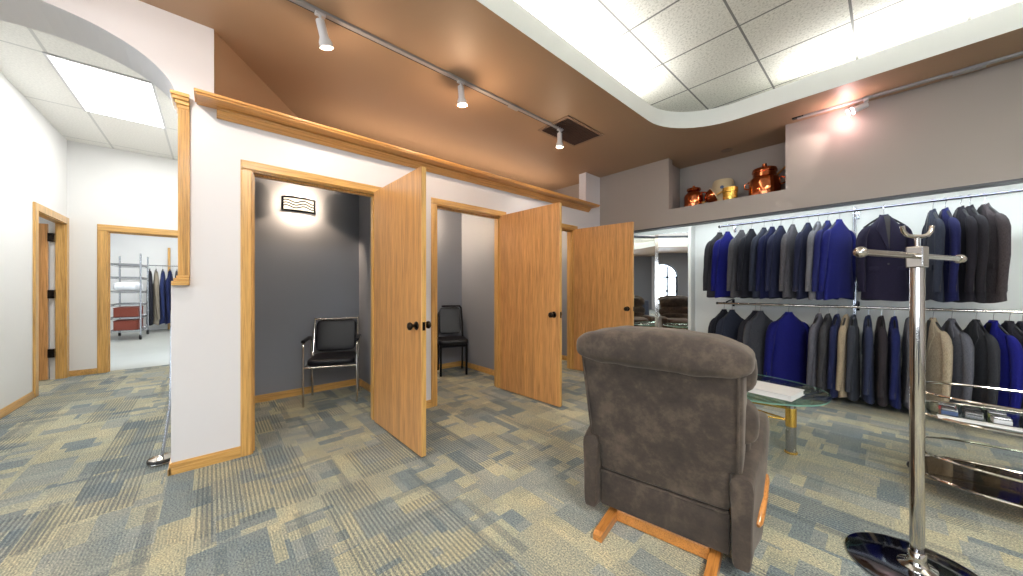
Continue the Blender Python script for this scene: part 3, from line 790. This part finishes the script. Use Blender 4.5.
for y, tl, rz_ in ((.52, .35, .5), (1.58, .1, 0), (2.87, 0, 0), (-.5, .4, -.5)):
    LP.append(th.location+head_part(th, 0, y, tl, y == 1.58, .145, rz=rz_))
th = thing('track_light', 'pale track light on the ceiling edge above the suit alcove', 'track light', (0, 4.53, ZC))
bm = bm_new(); box(bm, -.62, 2.1, -.018, .018, -.02, -.001, .003); link('track', bm, 'grey_plastic', th, False)
bm = boxes([(-.66, -.57, -.02, .02, -.012, -.001)]); link('end_cap', bm, 'black_plastic', th, False)
bm = boxes([(.36, .52, -.03, .03, -.03, -.0205)], .003); link('connector', bm, 'grey_plastic', th, False)
LPB = th.location+head_part(th, -.13, 0, math.radians(72), True, .11, rose=True, rz=math.radians(100))

# ceiling vent
th = thing('ceiling_vent', 'dark square air vent in the brown ceiling beside the track light', 'vent', (-2.39, 3.05, ZC))
bm = bm_new()
for b in ((-.215, .215, -.325, -.295, -.012, -.0005), (-.215, .215, .295, .325, -.012, -.0005), (-.215, -.185, -.295, .295, -.012, -.0005), (.185, .215, -.295, .295, -.012, -.0005)): box(bm, *b)
link('frame', bm, 'vent_frame', th, False)
bm = boxes([(-.186, .186, -.296, .296, -.003, -.0008)]); link('backing', bm, 'vent_dark', th, False)
bm = bm_new()
for k in range(18): box(bm, -.185, .185, -.28+k*.033, -.272+k*.033, -.011, -.0035)
link('louvre', bm, 'vent_dark', th, False)
# recessed downlight over the niche
th = thing('downlight', 'small round recessed downlight above the niche', 'ceiling light', (-1.37, 4.93, ZC))
bm = bm_new(); lathe(bm, [(.045, -.001), (.065, -.001), (.066, -.008), (.046, -.006)], 28, cap=False); link('ring', bm, 'vent_frame', th)
bm = bm_new(); lathe(bm, [(.001, -.0015), (.046, -.0015), (.046, -.004), (.001, -.004)], 24); link('lens', bm, 'vent_frame', th)

# hall light panel
th = thing('ceiling_panel_light', 'bright rectangular light panel in the white hall ceiling', 'ceiling light', (-5.385, -.737, HZ))
bm = boxes([(-.61, .61, -.305, .305, -.012, -.001)]); link('diffuser', bm, 'hall_panel', th, False)
bm = bm_new()
for b in ((-.63, -.61, -.325, .325), (.61, .63, -.325, .325), (-.61, .61, -.325, -.305), (-.61, .61, .305, .325)): box(bm, *b, -.014, -.001)
link('frame', bm, 'white_plastic', th, False)

# ------------------------------------------------------------------ three-way mirror
def cam_ray(px): 
    a = (px-511.5)/F_PX
    return Vector((-math.sin(TH)+a*math.cos(TH), math.cos(TH)+a*math.sin(TH)))
def meet(px, P, d):      # intersection of the sight line with the panel's line (both fixed in the room)
    r = cam_ray(px); den = r.x*d.y-r.y*d.x
    t_ = (P.x*d.y-P.y*d.x)/den
    return r*t_
th = thing('dressing_mirror', 'folding dressing mirror in the corner between the last door and the suits', 'mirror', (-2.3, 5.0, 0))
org = Vector((-2.3, 5.0))
nR = Vector((.372, -.928)).normalized(); dR = Vector((-nR.y, nR.x))
PR = Vector((-1.96, 5.25)); Rl = PR-dR*.40
nL = Vector((.50, -.866)).normalized(); dL = Vector((-nL.y, nL.x))
PL = Rl-dR*.045-dL*.002; Ll = PL-dL*.46
def panel(A, B, nn, name):
    A, B = A-org, B-org; n3 = Vector((nn.x, nn.y, 0))
    bm = bm_new(); prism(bm, [(A.x, A.y, .04), (B.x, B.y, .04), (B.x, B.y, 2.02), (A.x, A.y, 2.02)], -n3*.012); o = link(name, bm, 'mirror_glass', th, False)
    bm = bm_new(); e = (B-A).normalized()
    prism(bm, [(A.x-e.x*.004, A.y-e.y*.004, .03), (B.x+e.x*.004, B.y+e.y*.004, .03), (B.x+e.x*.004, B.y+e.y*.004, 2.025), (A.x-e.x*.004, A.y-e.y*.004, 2.025)], -n3*.03)
    for v in bm.verts: v.co -= n3*.0125
    link('backing', bm, 'steel', o, False)
panel(Rl, PR, nR, 'mirror_panel'); panel(Ll, PL, nL, 'mirror_panel')
bm = bm_new(); A, B = PL-org, Rl-org
prism(bm, [(A.x, A.y, .03), (B.x, B.y, .03), (B.x, B.y, 2.02), (A.x, A.y, 2.02)], (.01*-nR.x, -.01*nR.y, 0)); link('hinge_strip', bm, 'chrome', th, False)
bm = bm_new()
for q in (Ll, PL, Rl, PR):
    q = q-org; box(bm, q.x-.02, q.x+.02, q.y+.0, q.y+.05, 0.001, .035)
link('foot', bm, 'black_plastic', th, False)
# side stile between mirror and suits
struct('trim_8', boxes([(-1.93, -1.89, 5.18, 5.33, 0, 2.2)]), 'alcove_white', 'pale edge panel between the mirror and the suits', 'trim')

# ------------------------------------------------------------------ suit rails
RY = 5.0; ZU = 2.008; ZL = 1.0
def rail(name, label, x0, x1, z, br, mat):
    th = thing(name, label, 'rail', (x0, RY, z))
    bm = bm_new(); tube(bm, [(0, 0, 0), (x1-x0, 0, 0)], .0125, 14); link('bar', bm, mat, th)
    bm = bm_new()
    for e in (0, x1-x0): sell(bm, (e, 0, 0), (.014, .017, .017), .7, .7, 14, 8)
    link('end_cap', bm, 'black_plastic', th)
    for x in br:
        bm = bm_new(); tube(bm, [(x-x0, 5.329-RY, .05), (x-x0, .04, .02), (x-x0, .012, .0)], .009, 8); box(bm, x-x0-.015, x-x0+.015, 5.318-RY, 5.3295-RY, -.05, .05, .003); link('bracket', bm, 'steel' if z > 1.5 else 'black_metal', th)
rail('clothes_rail', 'upper chrome clothes rail over the row of blue and grey jackets', -1.475, 2.05, ZU, (-1.38, -.215, 1.1), 'dark_chrome')
rail('clothes_rail', 'lower chrome clothes rail carrying the long mixed row of jackets', -1.50, 2.05, ZL, (-1.40, -.215, 1.1), 'chrome')
th = thing('slotted_standard', 'slotted metal wall standard between the two upper groups of jackets', 'wall standard', (-.24, 5.328, .3))
bm = bm_new(); box(bm, -.014, .014, -.014, .001, 0, 1.8, .002); link('channel', bm, 'steel', th, False)
bm = bm_new()
for k in range(70): box(bm, -.004, .004, -.0155, -.0141, .02+k*.0252, .034+k*.0252)
link('slot', bm, 'black_plastic', th, False)

# ------------------------------------------------------------------ jackets
PR_ = [(-.086, .03, .036), (-.098, .044, .044), (-.12, .064, .052), (-.15, .094, .058), (-.185, .132, .063), (-.22, .166, .066), (-.255, .19, .07), (-.31, .2, .078), (-.39, .198, .086), (-.52, .19, .086), (-.62, .196, .09), (-.74, .208, .094), (-.86, .218, .098), (-.925, .222, .1)]
def prof(z):
    for (z0, w0, d0), (z1, w1, d1) in zip(PR_, PR_[1:]):
        if z1 <= z <= z0:
            f = (z-z0)/(z1-z0); return w0+(w1-w0)*f, d0+(d1-d0)*f
    return PR_[-1][1:] if z < PR_[-1][0] else PR_[0][1:]
def fronty(x, z):
    w, d = prof(z); return d*max(0, 1-(abs(x)/w)**2.6)**(1/1.8)
def jacket_proto(seed):
    rnd = random.Random(seed); ph = [rnd.uniform(0, 6.3) for _ in range(5)]
    root = bpy.data.objects.new('suit_jacket', None); COL.objects.link(root)
    bm = bm_new(); N = 36; rs = []
    zs = [p[0] for p in PR_]
    zz = []
    for a, b in zip(zs, zs[1:]):
        k = max(1, int((a-b)/.03))
        zz += [a+(b-a)*i/k for i in range(k)]
    zz.append(zs[-1])
    for z in zz:
        w, d = prof(z); f = min(1, max(0, (-z-.15)/.5)); r = []
        for i in range(N):
            u = 2*PI*i/N
            x = w*math.copysign(abs(math.cos(u))**.78, math.cos(u)); y = d*math.copysign(abs(math.sin(u))**.9, math.sin(u))
            wr = f*(.010*math.sin(3*u+ph[0]+z*2.5)+.006*math.sin(7*u+ph[1]-z*4)+.003*math.sin(13*u+ph[2]+z*9))
            zz_ = z-(f*.012*math.sin(u*2+ph[3]) if z < -.85 else 0)
            r.append(Vector((x*(1+wr*1.2), y*(1+wr*3), zz_)))
        rs.append(r)
    # turned hem
    last = rs[-1]; c = Vector((0, 0, -.87))
    rs.append([Vector((p.x*.9, p.y*.75, p.z+.01)) for p in last]); rs.append([Vector((p.x*.8, p.y*.5, p.z+.06)) for p in last])
    rings(bm, rs); body = link('body', bm, 'button_dark', root)
    for s in (-1, 1):
        bm = bm_new(); rs = []
        for x, y, z, rx, ry in ((.14, 0, -.182, .006, .02), (.156, 0, -.193, .022, .04), (.176, 0, -.215, .034, .053), (.196, .0, -.25, .041, .062), (.215, .0, -.31, .045, .064), (.226, .005, -.42, .044, .060), (.233, .014, -.54, .041, .055), (.236, .028, -.66, .039, .051), (.236, .042, -.78, .035, .047), (.236, .047, -.845, .035, .046), (.236, .047, -.84, .028, .036), (.236, .046, -.81, .02, .025)):
            r = []
            for i in range(20):
                u = 2*PI*i/20
                wr = 1+.05*math.sin(2*u+z*22+ph[4]+s)*min(1, max(0, (-z-.25)*5))
                r.append(Vector((s*(x+rx*wr*math.cos(u)), y+ry*wr*math.sin(u), z)))
            rs.append(r)
        rings(bm, rs); sl = link('sleeve', bm, 'button_dark', root)
        bm = bm_new()
        for k in range(3):
            t2 = bmesh.new(); lathe(t2, [(.001, 0), (.006, 0), (.006, .003), (.001, .003)], 8); merge(bm, t2, Matrix.Translation((s*.262, .014, -.825+k*.017)) @ Matrix.Rotation(s*PI/2*.85, 4, 'Y'))
        link('cuff_button', bm, 'button_dark', sl)
    # collar
    bm = bm_new(); rs = []
    for dz, k in ((-.118, 1.1), (-.095, 1.04), (-.072, .9), (-.062, .84), (-.068, .74), (-.09, .7)):
        r = []
        for i in range(25):
            u = PI*.90-(-1)*(2*PI*.80)*(i/24)-0
            u = PI/2+PI*.13+2*PI*.87*(i/24)
            r.append(Vector((.047*k*math.cos(u), .044*k*math.sin(u), dz-.014-.02*max(0, math.sin(u)))))
        rs.append(r)
    rings(bm, rs, cap=False, closed=False); link('collar', bm, 'button_dark', root)
    for s in (-1, 1):
        bm = bm_new()
        P = [(.028, -.085), (.062, -.098), (.108, -.20), (.088, -.205), (.1, -.235), (.006*s+.0, -.46), (-.004, -.46)]
        # subdivided strip that follows the chest
        rows = []
        for i in range(13):
            z = -.105-.375*i/12
            inn = max(.0, .03*(1-i/11.0)); outx = (.052+(.104-.052)*min(1, i/4) if i <= 4 else .104*(1-(i-4)/8.2))
            row = []
            for j in range(6):
                x = inn+(outx-inn)*j/5
                row.append(Vector((s*x, fronty(x, z)+.008+.004*(j/5), z)))
            rows.append(row)
        top = [[bm.verts.new(p) for p in r] for r in rows]; bot = [[bm.verts.new(p-Vector((0, .007, 0))) for p in r] for r in rows]
        for A_, rev in ((top, 0), (bot, 1)):
            for a, b in zip(A_, A_[1:]):
                for j in range(5): face(bm, (a[j], a[j+1], b[j+1], b[j]))
        for a, b, c_, d_ in zip(top, top[1:], bot, bot[1:]):
            face(bm, (a[0], b[0], d_[0], c_[0])); face(bm, (a[-1], b[-1], d_[-1], c_[-1]))
        for j in range(5): face(bm, (top[0][j], top[0][j+1], bot[0][j+1], bot[0][j])); face(bm, (top[-1][j], top[-1][j+1], bot[-1][j+1], bot[-1][j]))
        link('lapel', bm, 'button_dark', root)
        bm = bm_new(); t2 = bmesh.new(); box(t2, s*.125-.06, s*.125+.06, fronty(.125, -.62)+.0, fronty(.125, -.62)+.011, -.645, -.60, .003); merge(bm, t2); link('pocket_flap', bm, 'button_dark', root)
    bm = bm_new(); rows = []
    for i in range(10):
        z = -.1-.36*i/9; hw = .03*(1-i/9.2)
        rows.append([Vector((hw*(j/2-1), fronty(0, z)+.004, z)) for j in range(5)])
    rings(bm, rows, cap=False, closed=False); link('lining', bm, 'black_plastic', root)
    bm = bm_new()
    for z in (-.475, -.575):
        t2 = bmesh.new(); lathe(t2, [(.001, 0), (.01, 0), (.01, .004), (.001, .005)], 10); merge(bm, t2, Matrix.Translation((.006, fronty(0, z)+.004, z)) @ Matrix.Rotation(-PI/2, 4, 'X'))
    link('button', bm, 'button_dark', root)
    return root
protos = [jacket_proto(s) for s in (1, 2, 3)]
def hanger_proto():
    root = bpy.data.objects.new('coat_hanger', None); COL.objects.link(root)
    bm = bm_new()
    R = .0165
    tube(bm, [(0, R*math.cos(a), R*math.sin(a)) for a in [math.radians(d_) for d_ in (-30, 0, 30, 60, 90, 120, 150, 180, 210, 240)]]+[(0, -.004, -.03), (0, 0, -.09)], .0022, 6)
    link('hook', bm, 'steel', root)
    bm = bm_new(); tube(bm, [(-.15, 0, -.20), (-.08, 0, -.142), (-.025, 0, -.103), (0, 0, -.092), (.025, 0, -.103), (.08, 0, -.142), (.15, 0, -.20)], [.007, .009, .01, .01, .01, .009, .007], 8)
    link('shoulder_bar', bm, 'black_plastic', root)
    return root
hproto = hanger_proto()
used = set()
CL = {}
def suitmat(rgb, pat):
    key = (rgb, pat)
    if key not in CL: CL[key] = cloth('wool_%d' % len(CL), rgb, pat)
    return CL[key]
hfirst = [True]
def hang(px, z, rz, rgb, label, hl, group, thick=1.0, pat=0.0, y=RY, x=None, zs=1.0, wide=.9):
    if x is None:
        r = cam_ray(px); x = r.x*y/r.y
    i = random.randrange(3)
    if i in used: o = copy_tree(protos[i])
    else: o = protos[i]; used.add(i)
    m = suitmat(rgb, pat)
    def paintall(q):
        for c in q.children:
            if c.name.split('.')[0] in ('body', 'sleeve', 'collar', 'lapel', 'pocket_flap'):
                c.material_slots[0].link = 'OBJECT'; c.material_slots[0].material = m
            paintall(c)
    paintall(o)
    o.location = (x, y, z); o.rotation_euler = (0, 0, math.radians(rz)); o.scale = (wide, thick, zs)
    tag(o, label, 'jacket', group)
    if hfirst[0]: h = hproto; hfirst[0] = False
    else: h = copy_tree(hproto)
    h.location = (x, y, z); h.rotation_euler = (0, 0, math.radians(rz)); h.scale = (1, 1, 1)
    tag(h, hl, 'hanger', 'coat hangers')
    return o
ORD = ['first', 'second', 'third', 'fourth', 'fifth', 'sixth', 'seventh', 'eighth', 'ninth', 'tenth', 'eleventh', 'twelfth', 'thirteenth', 'fourteenth', 'fifteenth', 'sixteenth', 'seventeenth', 'eighteenth']
CHAR = (50, 49, 54); NAVY = (20, 25, 62); BLUE = (16, 20, 104); DARK = (26, 27, 36); GREY = (82, 82, 88); SLATE = (44, 49, 64); BEIG = (172, 156, 132)
UL = [(719.6, 66, CHAR, 'charcoal', 0), (727.6, 66, BLUE, 'bright blue', 0), (741.6, 72, (78, 77, 82), 'grey', .15), (751.5, 72, DARK, 'near-black', 0), (763.9, 72, SLATE, 'slate', .1), (772.1, 70, NAVY, 'navy', 0),
      (780.7, 70, (32, 36, 62), 'dark navy', .1), (792.6, 74, (88, 86, 92), 'flecked grey', .3), (807.9, 72, (30, 34, 58), 'ink blue', 0), (818, 76, (110, 110, 116), 'light grey', .1), (827.5, 72, (28, 33, 88), 'mid blue', 0), (839, 62, (18, 23, 96), 'royal blue', 0)]
for k, (px, rz, c, nm, pt) in enumerate(UL):
    hang(px, ZU, rz+random.uniform(-3, 3), c, '%s jacket, %s from the left on the upper rail' % (nm, ORD[k]), 'hanger of the %s jacket %s from the left on the upper rail' % (nm, ORD[k]), 'jackets on the upper rail, left group', .47, pt)
hang(889.6, ZU, 202, (27, 23, 46), 'dark navy jacket hung facing the room on the upper rail', 'hanger of the jacket that faces the room', 'jackets on the upper rail, right group', 1.0, 0, y=4.97, x=-.02, wide=.76)
UR = [(932.6, 100, SLATE, 'slate', 0), (945, 102, (26, 30, 78), 'navy', 0), (960.5, 104, (32, 30, 38), 'black', 0), (969.5, 104, (38, 36, 42), 'dark charcoal', .1), (984.8, 112, (74, 67, 70), 'brownish grey', .15)]
for k, (px, rz, c, nm, pt) in enumerate(UR):
    hang(px, ZU, rz+random.uniform(-2, 2), c, '%s jacket, %s of five hung sideways at the right of the upper rail' % (nm, ORD[k]), 'hanger of the %s jacket among the five sideways on the upper rail' % nm, 'jackets on the upper rail, right group', .48, pt)
LW = [(724, 60, DARK, 'black', 0), (732, 62, SLATE, 'slate grey', 0), (755, 60, (34, 34, 42), 'black', 0), (760.5, 60, (66, 68, 76), 'dark grey', .1), (788.6, 44, (18, 22, 104), 'vivid blue', 0), (819, 80, (96, 96, 106), 'mid grey', .1), (828, 82, (68, 68, 72), 'charcoal grey', .15), (837, 84, (32, 39, 76), 'navy', 0),
      (846, 84, BEIG, 'tan', .1), (853.5, 88, (56, 60, 70), 'slate', .1), (868, 92, (42, 49, 76), 'blue-grey', 0), (881, 94, (50, 45, 50), 'dark brown grey', .1), (894, 94, (26, 34, 86), 'blue', 0), (909.4, 94, (96, 96, 104), 'grey', .1), (932.8, 112, (186, 172, 148), 'beige', .12), (951.5, 112, (98, 100, 110), 'silver grey', .1),
      (975.8, 112, (54, 56, 62), 'charcoal', .1), (993, 116, (24, 28, 122), 'royal blue', 0), (1009, 116, (48, 48, 56), 'graphite', .1), (1022, 112, (44, 46, 58), 'black', 0)]
ORD += ['nineteenth', 'twentieth']
for k, (px, rz, c, nm, pt) in enumerate(LW):
    hang(px, ZL, rz+random.uniform(-2, 2), c, '%s jacket, %s from the left on the lower rail' % (nm, ORD[k]), 'hanger of the %s jacket %s from the left on the lower rail' % (nm, ORD[k]), 'jackets on the lower rail', .47 if k not in (4,) else .9, pt)

# ------------------------------------------------------------------ stockroom things
th = thing('wire_cart', 'tall chrome wire shelf cart on casters in the stockroom', 'cart', (-12.2, -1.46, 0))
hx, hy = .6, .24
for x in (-hx, hx):
    for y in (-hy, hy):
        bm = bm_new(); tube(bm, [(x, y, .11), (x, y, 2.0)], .017, 10); lg = link('post', bm, 'steel', th)
        bm = bm_new(); t2 = bmesh.new(); lathe(t2, [(.02, -.02), (.05, -.02), (.055, -.01), (.055, .01), (.05, .02), (.02, .02)], 18); merge(bm, t2, Matrix.Translation((x, y, .056)) @ Matrix.Rotation(PI/2, 4, 'X')); tube(bm, [(x, y, .06), (x, y, .115)], .012, 8); link('caster', bm, 'black_plastic', lg)
for z in (.22, .52, .82, 1.12, 1.45, 1.75):
    bm = bm_new()
    tube(bm, [(-hx, -hy, z), (hx, -hy, z), (hx, hy, z), (-hx, hy, z)], .012, 6, closed=True)
    tube(bm, [(-hx, -hy, z-.03), (hx, -hy, z-.03), (hx, hy, z-.03), (-hx, hy, z-.03)], .008, 6, closed=True)
    for k in range(25): 
        x = -hx+.05*k*.98+.01; tube(bm, [(x, -hy, z), (x, hy, z)], .004, 4)
    link('shelf', bm, 'steel', th)
for j, (z, nm) in enumerate(((.5325, 'upper'), (.2325, 'lower'))):
    th = thing('storage_box', 'rust red box on the %s loaded shelf of the wire cart' % nm, 'box', (-12.1, -1.46, z))
    bm = bm_new(); box(bm, -.4, .4, -.19, .19, 0, .19, .008); link('body', bm, 'red_box', th, False)
    bm = bm_new(); box(bm, -.405, .405, -.195, .195, .1905, .215, .006); link('lid', bm, 'red_box', th, False)
th = thing('folded_linen', 'heap of white folded linen on the middle shelf of the wire cart', 'linen', (-12.0, -1.46, 1.1325))
rnd = random.Random(5)
bm = bm_new()
for k in range(4): sell(bm, (-.25+.18*k+rnd.uniform(-.04, .04), rnd.uniform(-.02, .02), .07+.03*(k % 2)), (.2, .2, .07+.03*(k % 2)), .7, .6, 20, 10, lambda p: p*(1+.08*math.sin(p.x*40+p.y*31)))
link('cloth', bm, 'linen_white', th)
th = thing('garment_rack', 'chrome garment rack with coats by the stockroom back wall', 'rack', (-13.5, -1.0, 0))
bm = bm_new(); tube(bm, [(0, -1.0, .03), (0, -1.0, 1.82), (0, 1.2, 1.82), (0, 1.2, .03)], .016, 10); link('frame', bm, 'steel', th)
for y in (-1.0, 1.2):
    bm = bm_new(); tube(bm, [(-.25, y, .02), (.25, y, .02)], .016, 10); link('foot', bm, 'steel', th)
for k, (y, c, nm) in enumerate(((-1.25, (42, 42, 50), 'black'), (-1.13, (150, 140, 124), 'tan'), (-1.0, (44, 54, 96), 'blue'), (-.86, (34, 42, 82), 'dark blue'), (-.72, (60, 62, 70), 'charcoal'), (-.56, (40, 46, 84), 'navy'))):
    hang(None, 1.82, 0+random.uniform(-12, 12), c, '%s long coat on the stockroom garment rack' % nm, 'hanger of the %s coat in the stockroom' % nm, 'coats in the stockroom', .7, 0, y=y, x=-13.5, zs=1.75)
    h = [o for o in COL.objects if o.get('label') == 'hanger of the %s coat in the stockroom' % nm][0]
th = thing('wooden_pole', 'upright oak pole standing behind the coats in the stockroom', 'pole', (-13.85, -.90, 0))
bm = bm_new(); tube(bm, [(0, 0, .002), (-.0, 0, 2.36)], .03, 8); link('shaft', bm, 'oak_v', th)

# chrome stand foot behind the white pier
th = thing('floor_stand', 'chrome stand with a slanted rod on the floor behind the white half wall', 'stand', (-3.32, -.25, 0)); th.scale = (1.3, 1.3, 1.3)
bm = bm_new(); lathe(bm, [(.001, .001), (.05, .001), (.055, .012), (.05, .03), (.03, .04), (.001, .042)], 24); link('base', bm, 'chrome', th)
bm = bm_new(); lathe(bm, [(.056, .014), (.0565, .018), (.0565, .026), (.054, .03)], 24, cap=False); link('band', bm, 'black_plastic', th)
bm = bm_new(); tube(bm, [(0, .0, .04), (-.03, .03, .3), (-.06, .035, .8)], .007, 8); link('rod', bm, 'steel', th)

# ------------------------------------------------------------------ display table reflected in the mirrors
th = thing('draped_table', 'dark cloth draped display table seen in the mirrors', 'table', (1.6, -2.2, 0))
bm = bm_new(); rs = []
for z, k in ((0.005, 1.04), (.3, 1.02), (.70, 1.0), (.72, .99)):
    rs.append([Vector((p.x*k*1.1, p.y*k*1.1, z)) for p in troval(.6, .4, 0)])
rings(bm, rs); link('cloth', bm, 'dark_table_cloth', th)

# ------------------------------------------------------------------ lights
def area(name, loc, size, power, color, rot, spread=PI):
    l = bpy.data.lights.new(name, 'AREA'); l.shape = 'RECTANGLE'; l.size, l.size_y = size; l.energy = power; l.color = color; l.spread = spread
    o = bpy.data.objects.new(name, l); COL.objects.link(o); o.location = loc; o.rotation_euler = rot; return o
def point(name, loc, power, color, r=.03):
    l = bpy.data.lights.new(name, 'POINT'); l.energy = power; l.color = color; l.shadow_soft_size = r
    o = bpy.data.objects.new(name, l); COL.objects.link(o); o.location = loc; return o
def spot(name, loc, target, power, color, ang=60, blend=.6, r=.03):
    l = bpy.data.lights.new(name, 'SPOT'); l.energy = power; l.color = color; l.spot_size = math.radians(ang); l.spot_blend = blend; l.shadow_soft_size = r
    o = bpy.data.objects.new(name, l); COL.objects.link(o); o.location = loc
    o.rotation_euler = (Vector(target)-Vector(loc)).to_track_quat('-Z', 'Y').to_euler(); return o
CW = (1.0, 1.0, .97); WW = (1.0, .72, .46)
UP = PI
# fluorescent tubes lying in the cove of the ceiling tray, shining up
area('cove_tube', (TRX0-.17, 1.2, 3.122), (.08, 4.2), 78, CW, (UP, math.radians(50), 0))
area('cove_tube', (TRX0-.17, -2.2, 3.122), (.08, 2.4), 60, CW, (UP, math.radians(50), 0))
area('cove_tube', (1.2, TRY1+.17, 3.122), (3.4, .08), 62, CW, (UP+math.radians(50), 0, 0))
area('cove_tube', (TRX1+.17, 0, 3.122), (.08, 6), 220, CW, (UP, math.radians(-50), 0))
area('cove_tube', (.8, TRY0-.17, 3.122), (4, .08), 170, CW, (UP+math.radians(-50), 0, 0))
# unseen fill lights added under the tray tiles to brighten the shop
for y in (-2.6, .3): area('tray_fill', (1.6, y, 3.285), (.6, 1.2), 130, CW, (0, 0, 0))
# tube behind the soffit of the suit alcove
area('alcove_tube', (-.5, 4.86, 2.19), (4.6, .06), 30, (.86, .95, 1.0), (math.radians(12), 0, 0))
# hall, side room and stockroom
area('hall_panel_lamp', (-5.385, -.737, HZ-.02), (1.2, .6), 30, (1, 1, .98), (0, 0, 0))
area('hall_panel_lamp', (-6.6, -.665, HZ-.02), (.6, .6), 9, (1, 1, .98), (0, 0, 0))
area('side_room_lamp', (-6.9, -2.4, 2.98), (1.0, .6), 14, (1, 1, .98), (0, 0, 0))
area('stockroom_lamp', (-11.5, -1, 3.08), (3, 1.2), 90, (1, 1, .98), (0, 0, 0))
# sconces (only the first room's is in view)
for y in (.73, 2.2, 3.7):
    point('sconce_lamp', (FX+.058, y, 2.117), 46, (1.0, .74, .50), .02)
# track heads
for k_, e_, c_ in ((0, 5, (1, .74, .54)), (2, 4, (1, .72, .5)), (3, 12, (1, .86, .76))): point('track_bulb', LP[k_], e_, c_, .03)
area('ledge_fill', (-3.75, 2.6, 2.48), (.05, 3.4), 15, (1, .76, .56), (PI, 0, 0))  # added warm fill, hidden by the shelf, lifts the ceiling above the ledge
point('track_bulb', LP[1], 15, (1.0, .68, .44), .03)
TW = (1.0, .93, .84)
spot('track_beam', LP[0], (-3.07, 1.2, .9), 20, TW, 120, .8, .02)
spot('track_beam', LP[3], (-3.07, .1, .9), 28, TW, 120, .8, .02)
spot('track_beam', LP[2], (-3.0, 3.3, .6), 20, TW, 110, .8, .02)
spot('track_beam', LPB, (-1.1, 4.62, 2.3), 14, (1, .86, .78), 70)
point('track_bulb', LPB+Vector((-.0, -.02, -.01)), 6, (1, .62, .6), .03)

for a, b in WIN:
    o = area('window_portal', ((a+b)/2, SOUTH-.21, 1.4), (b-a, 2.2), 1, (1, 1, 1), (PI/2, 0, 0)); o.data.cycles.is_portal = True
w = bpy.data.worlds.new('world'); sc.world = w; w.use_nodes = True
bg = w.node_tree.nodes['Background']; bg.inputs[0].default_value = (.78, .88, 1.0, 1); bg.inputs[1].default_value = 14.0
vs = sc.view_settings; vs.view_transform = 'Standard'; vs.look = 'None'; vs.gamma = 1; vs.use_curve_mapping = False; vs.exposure = 0.0
sc.display_settings.display_device = 'sRGB'
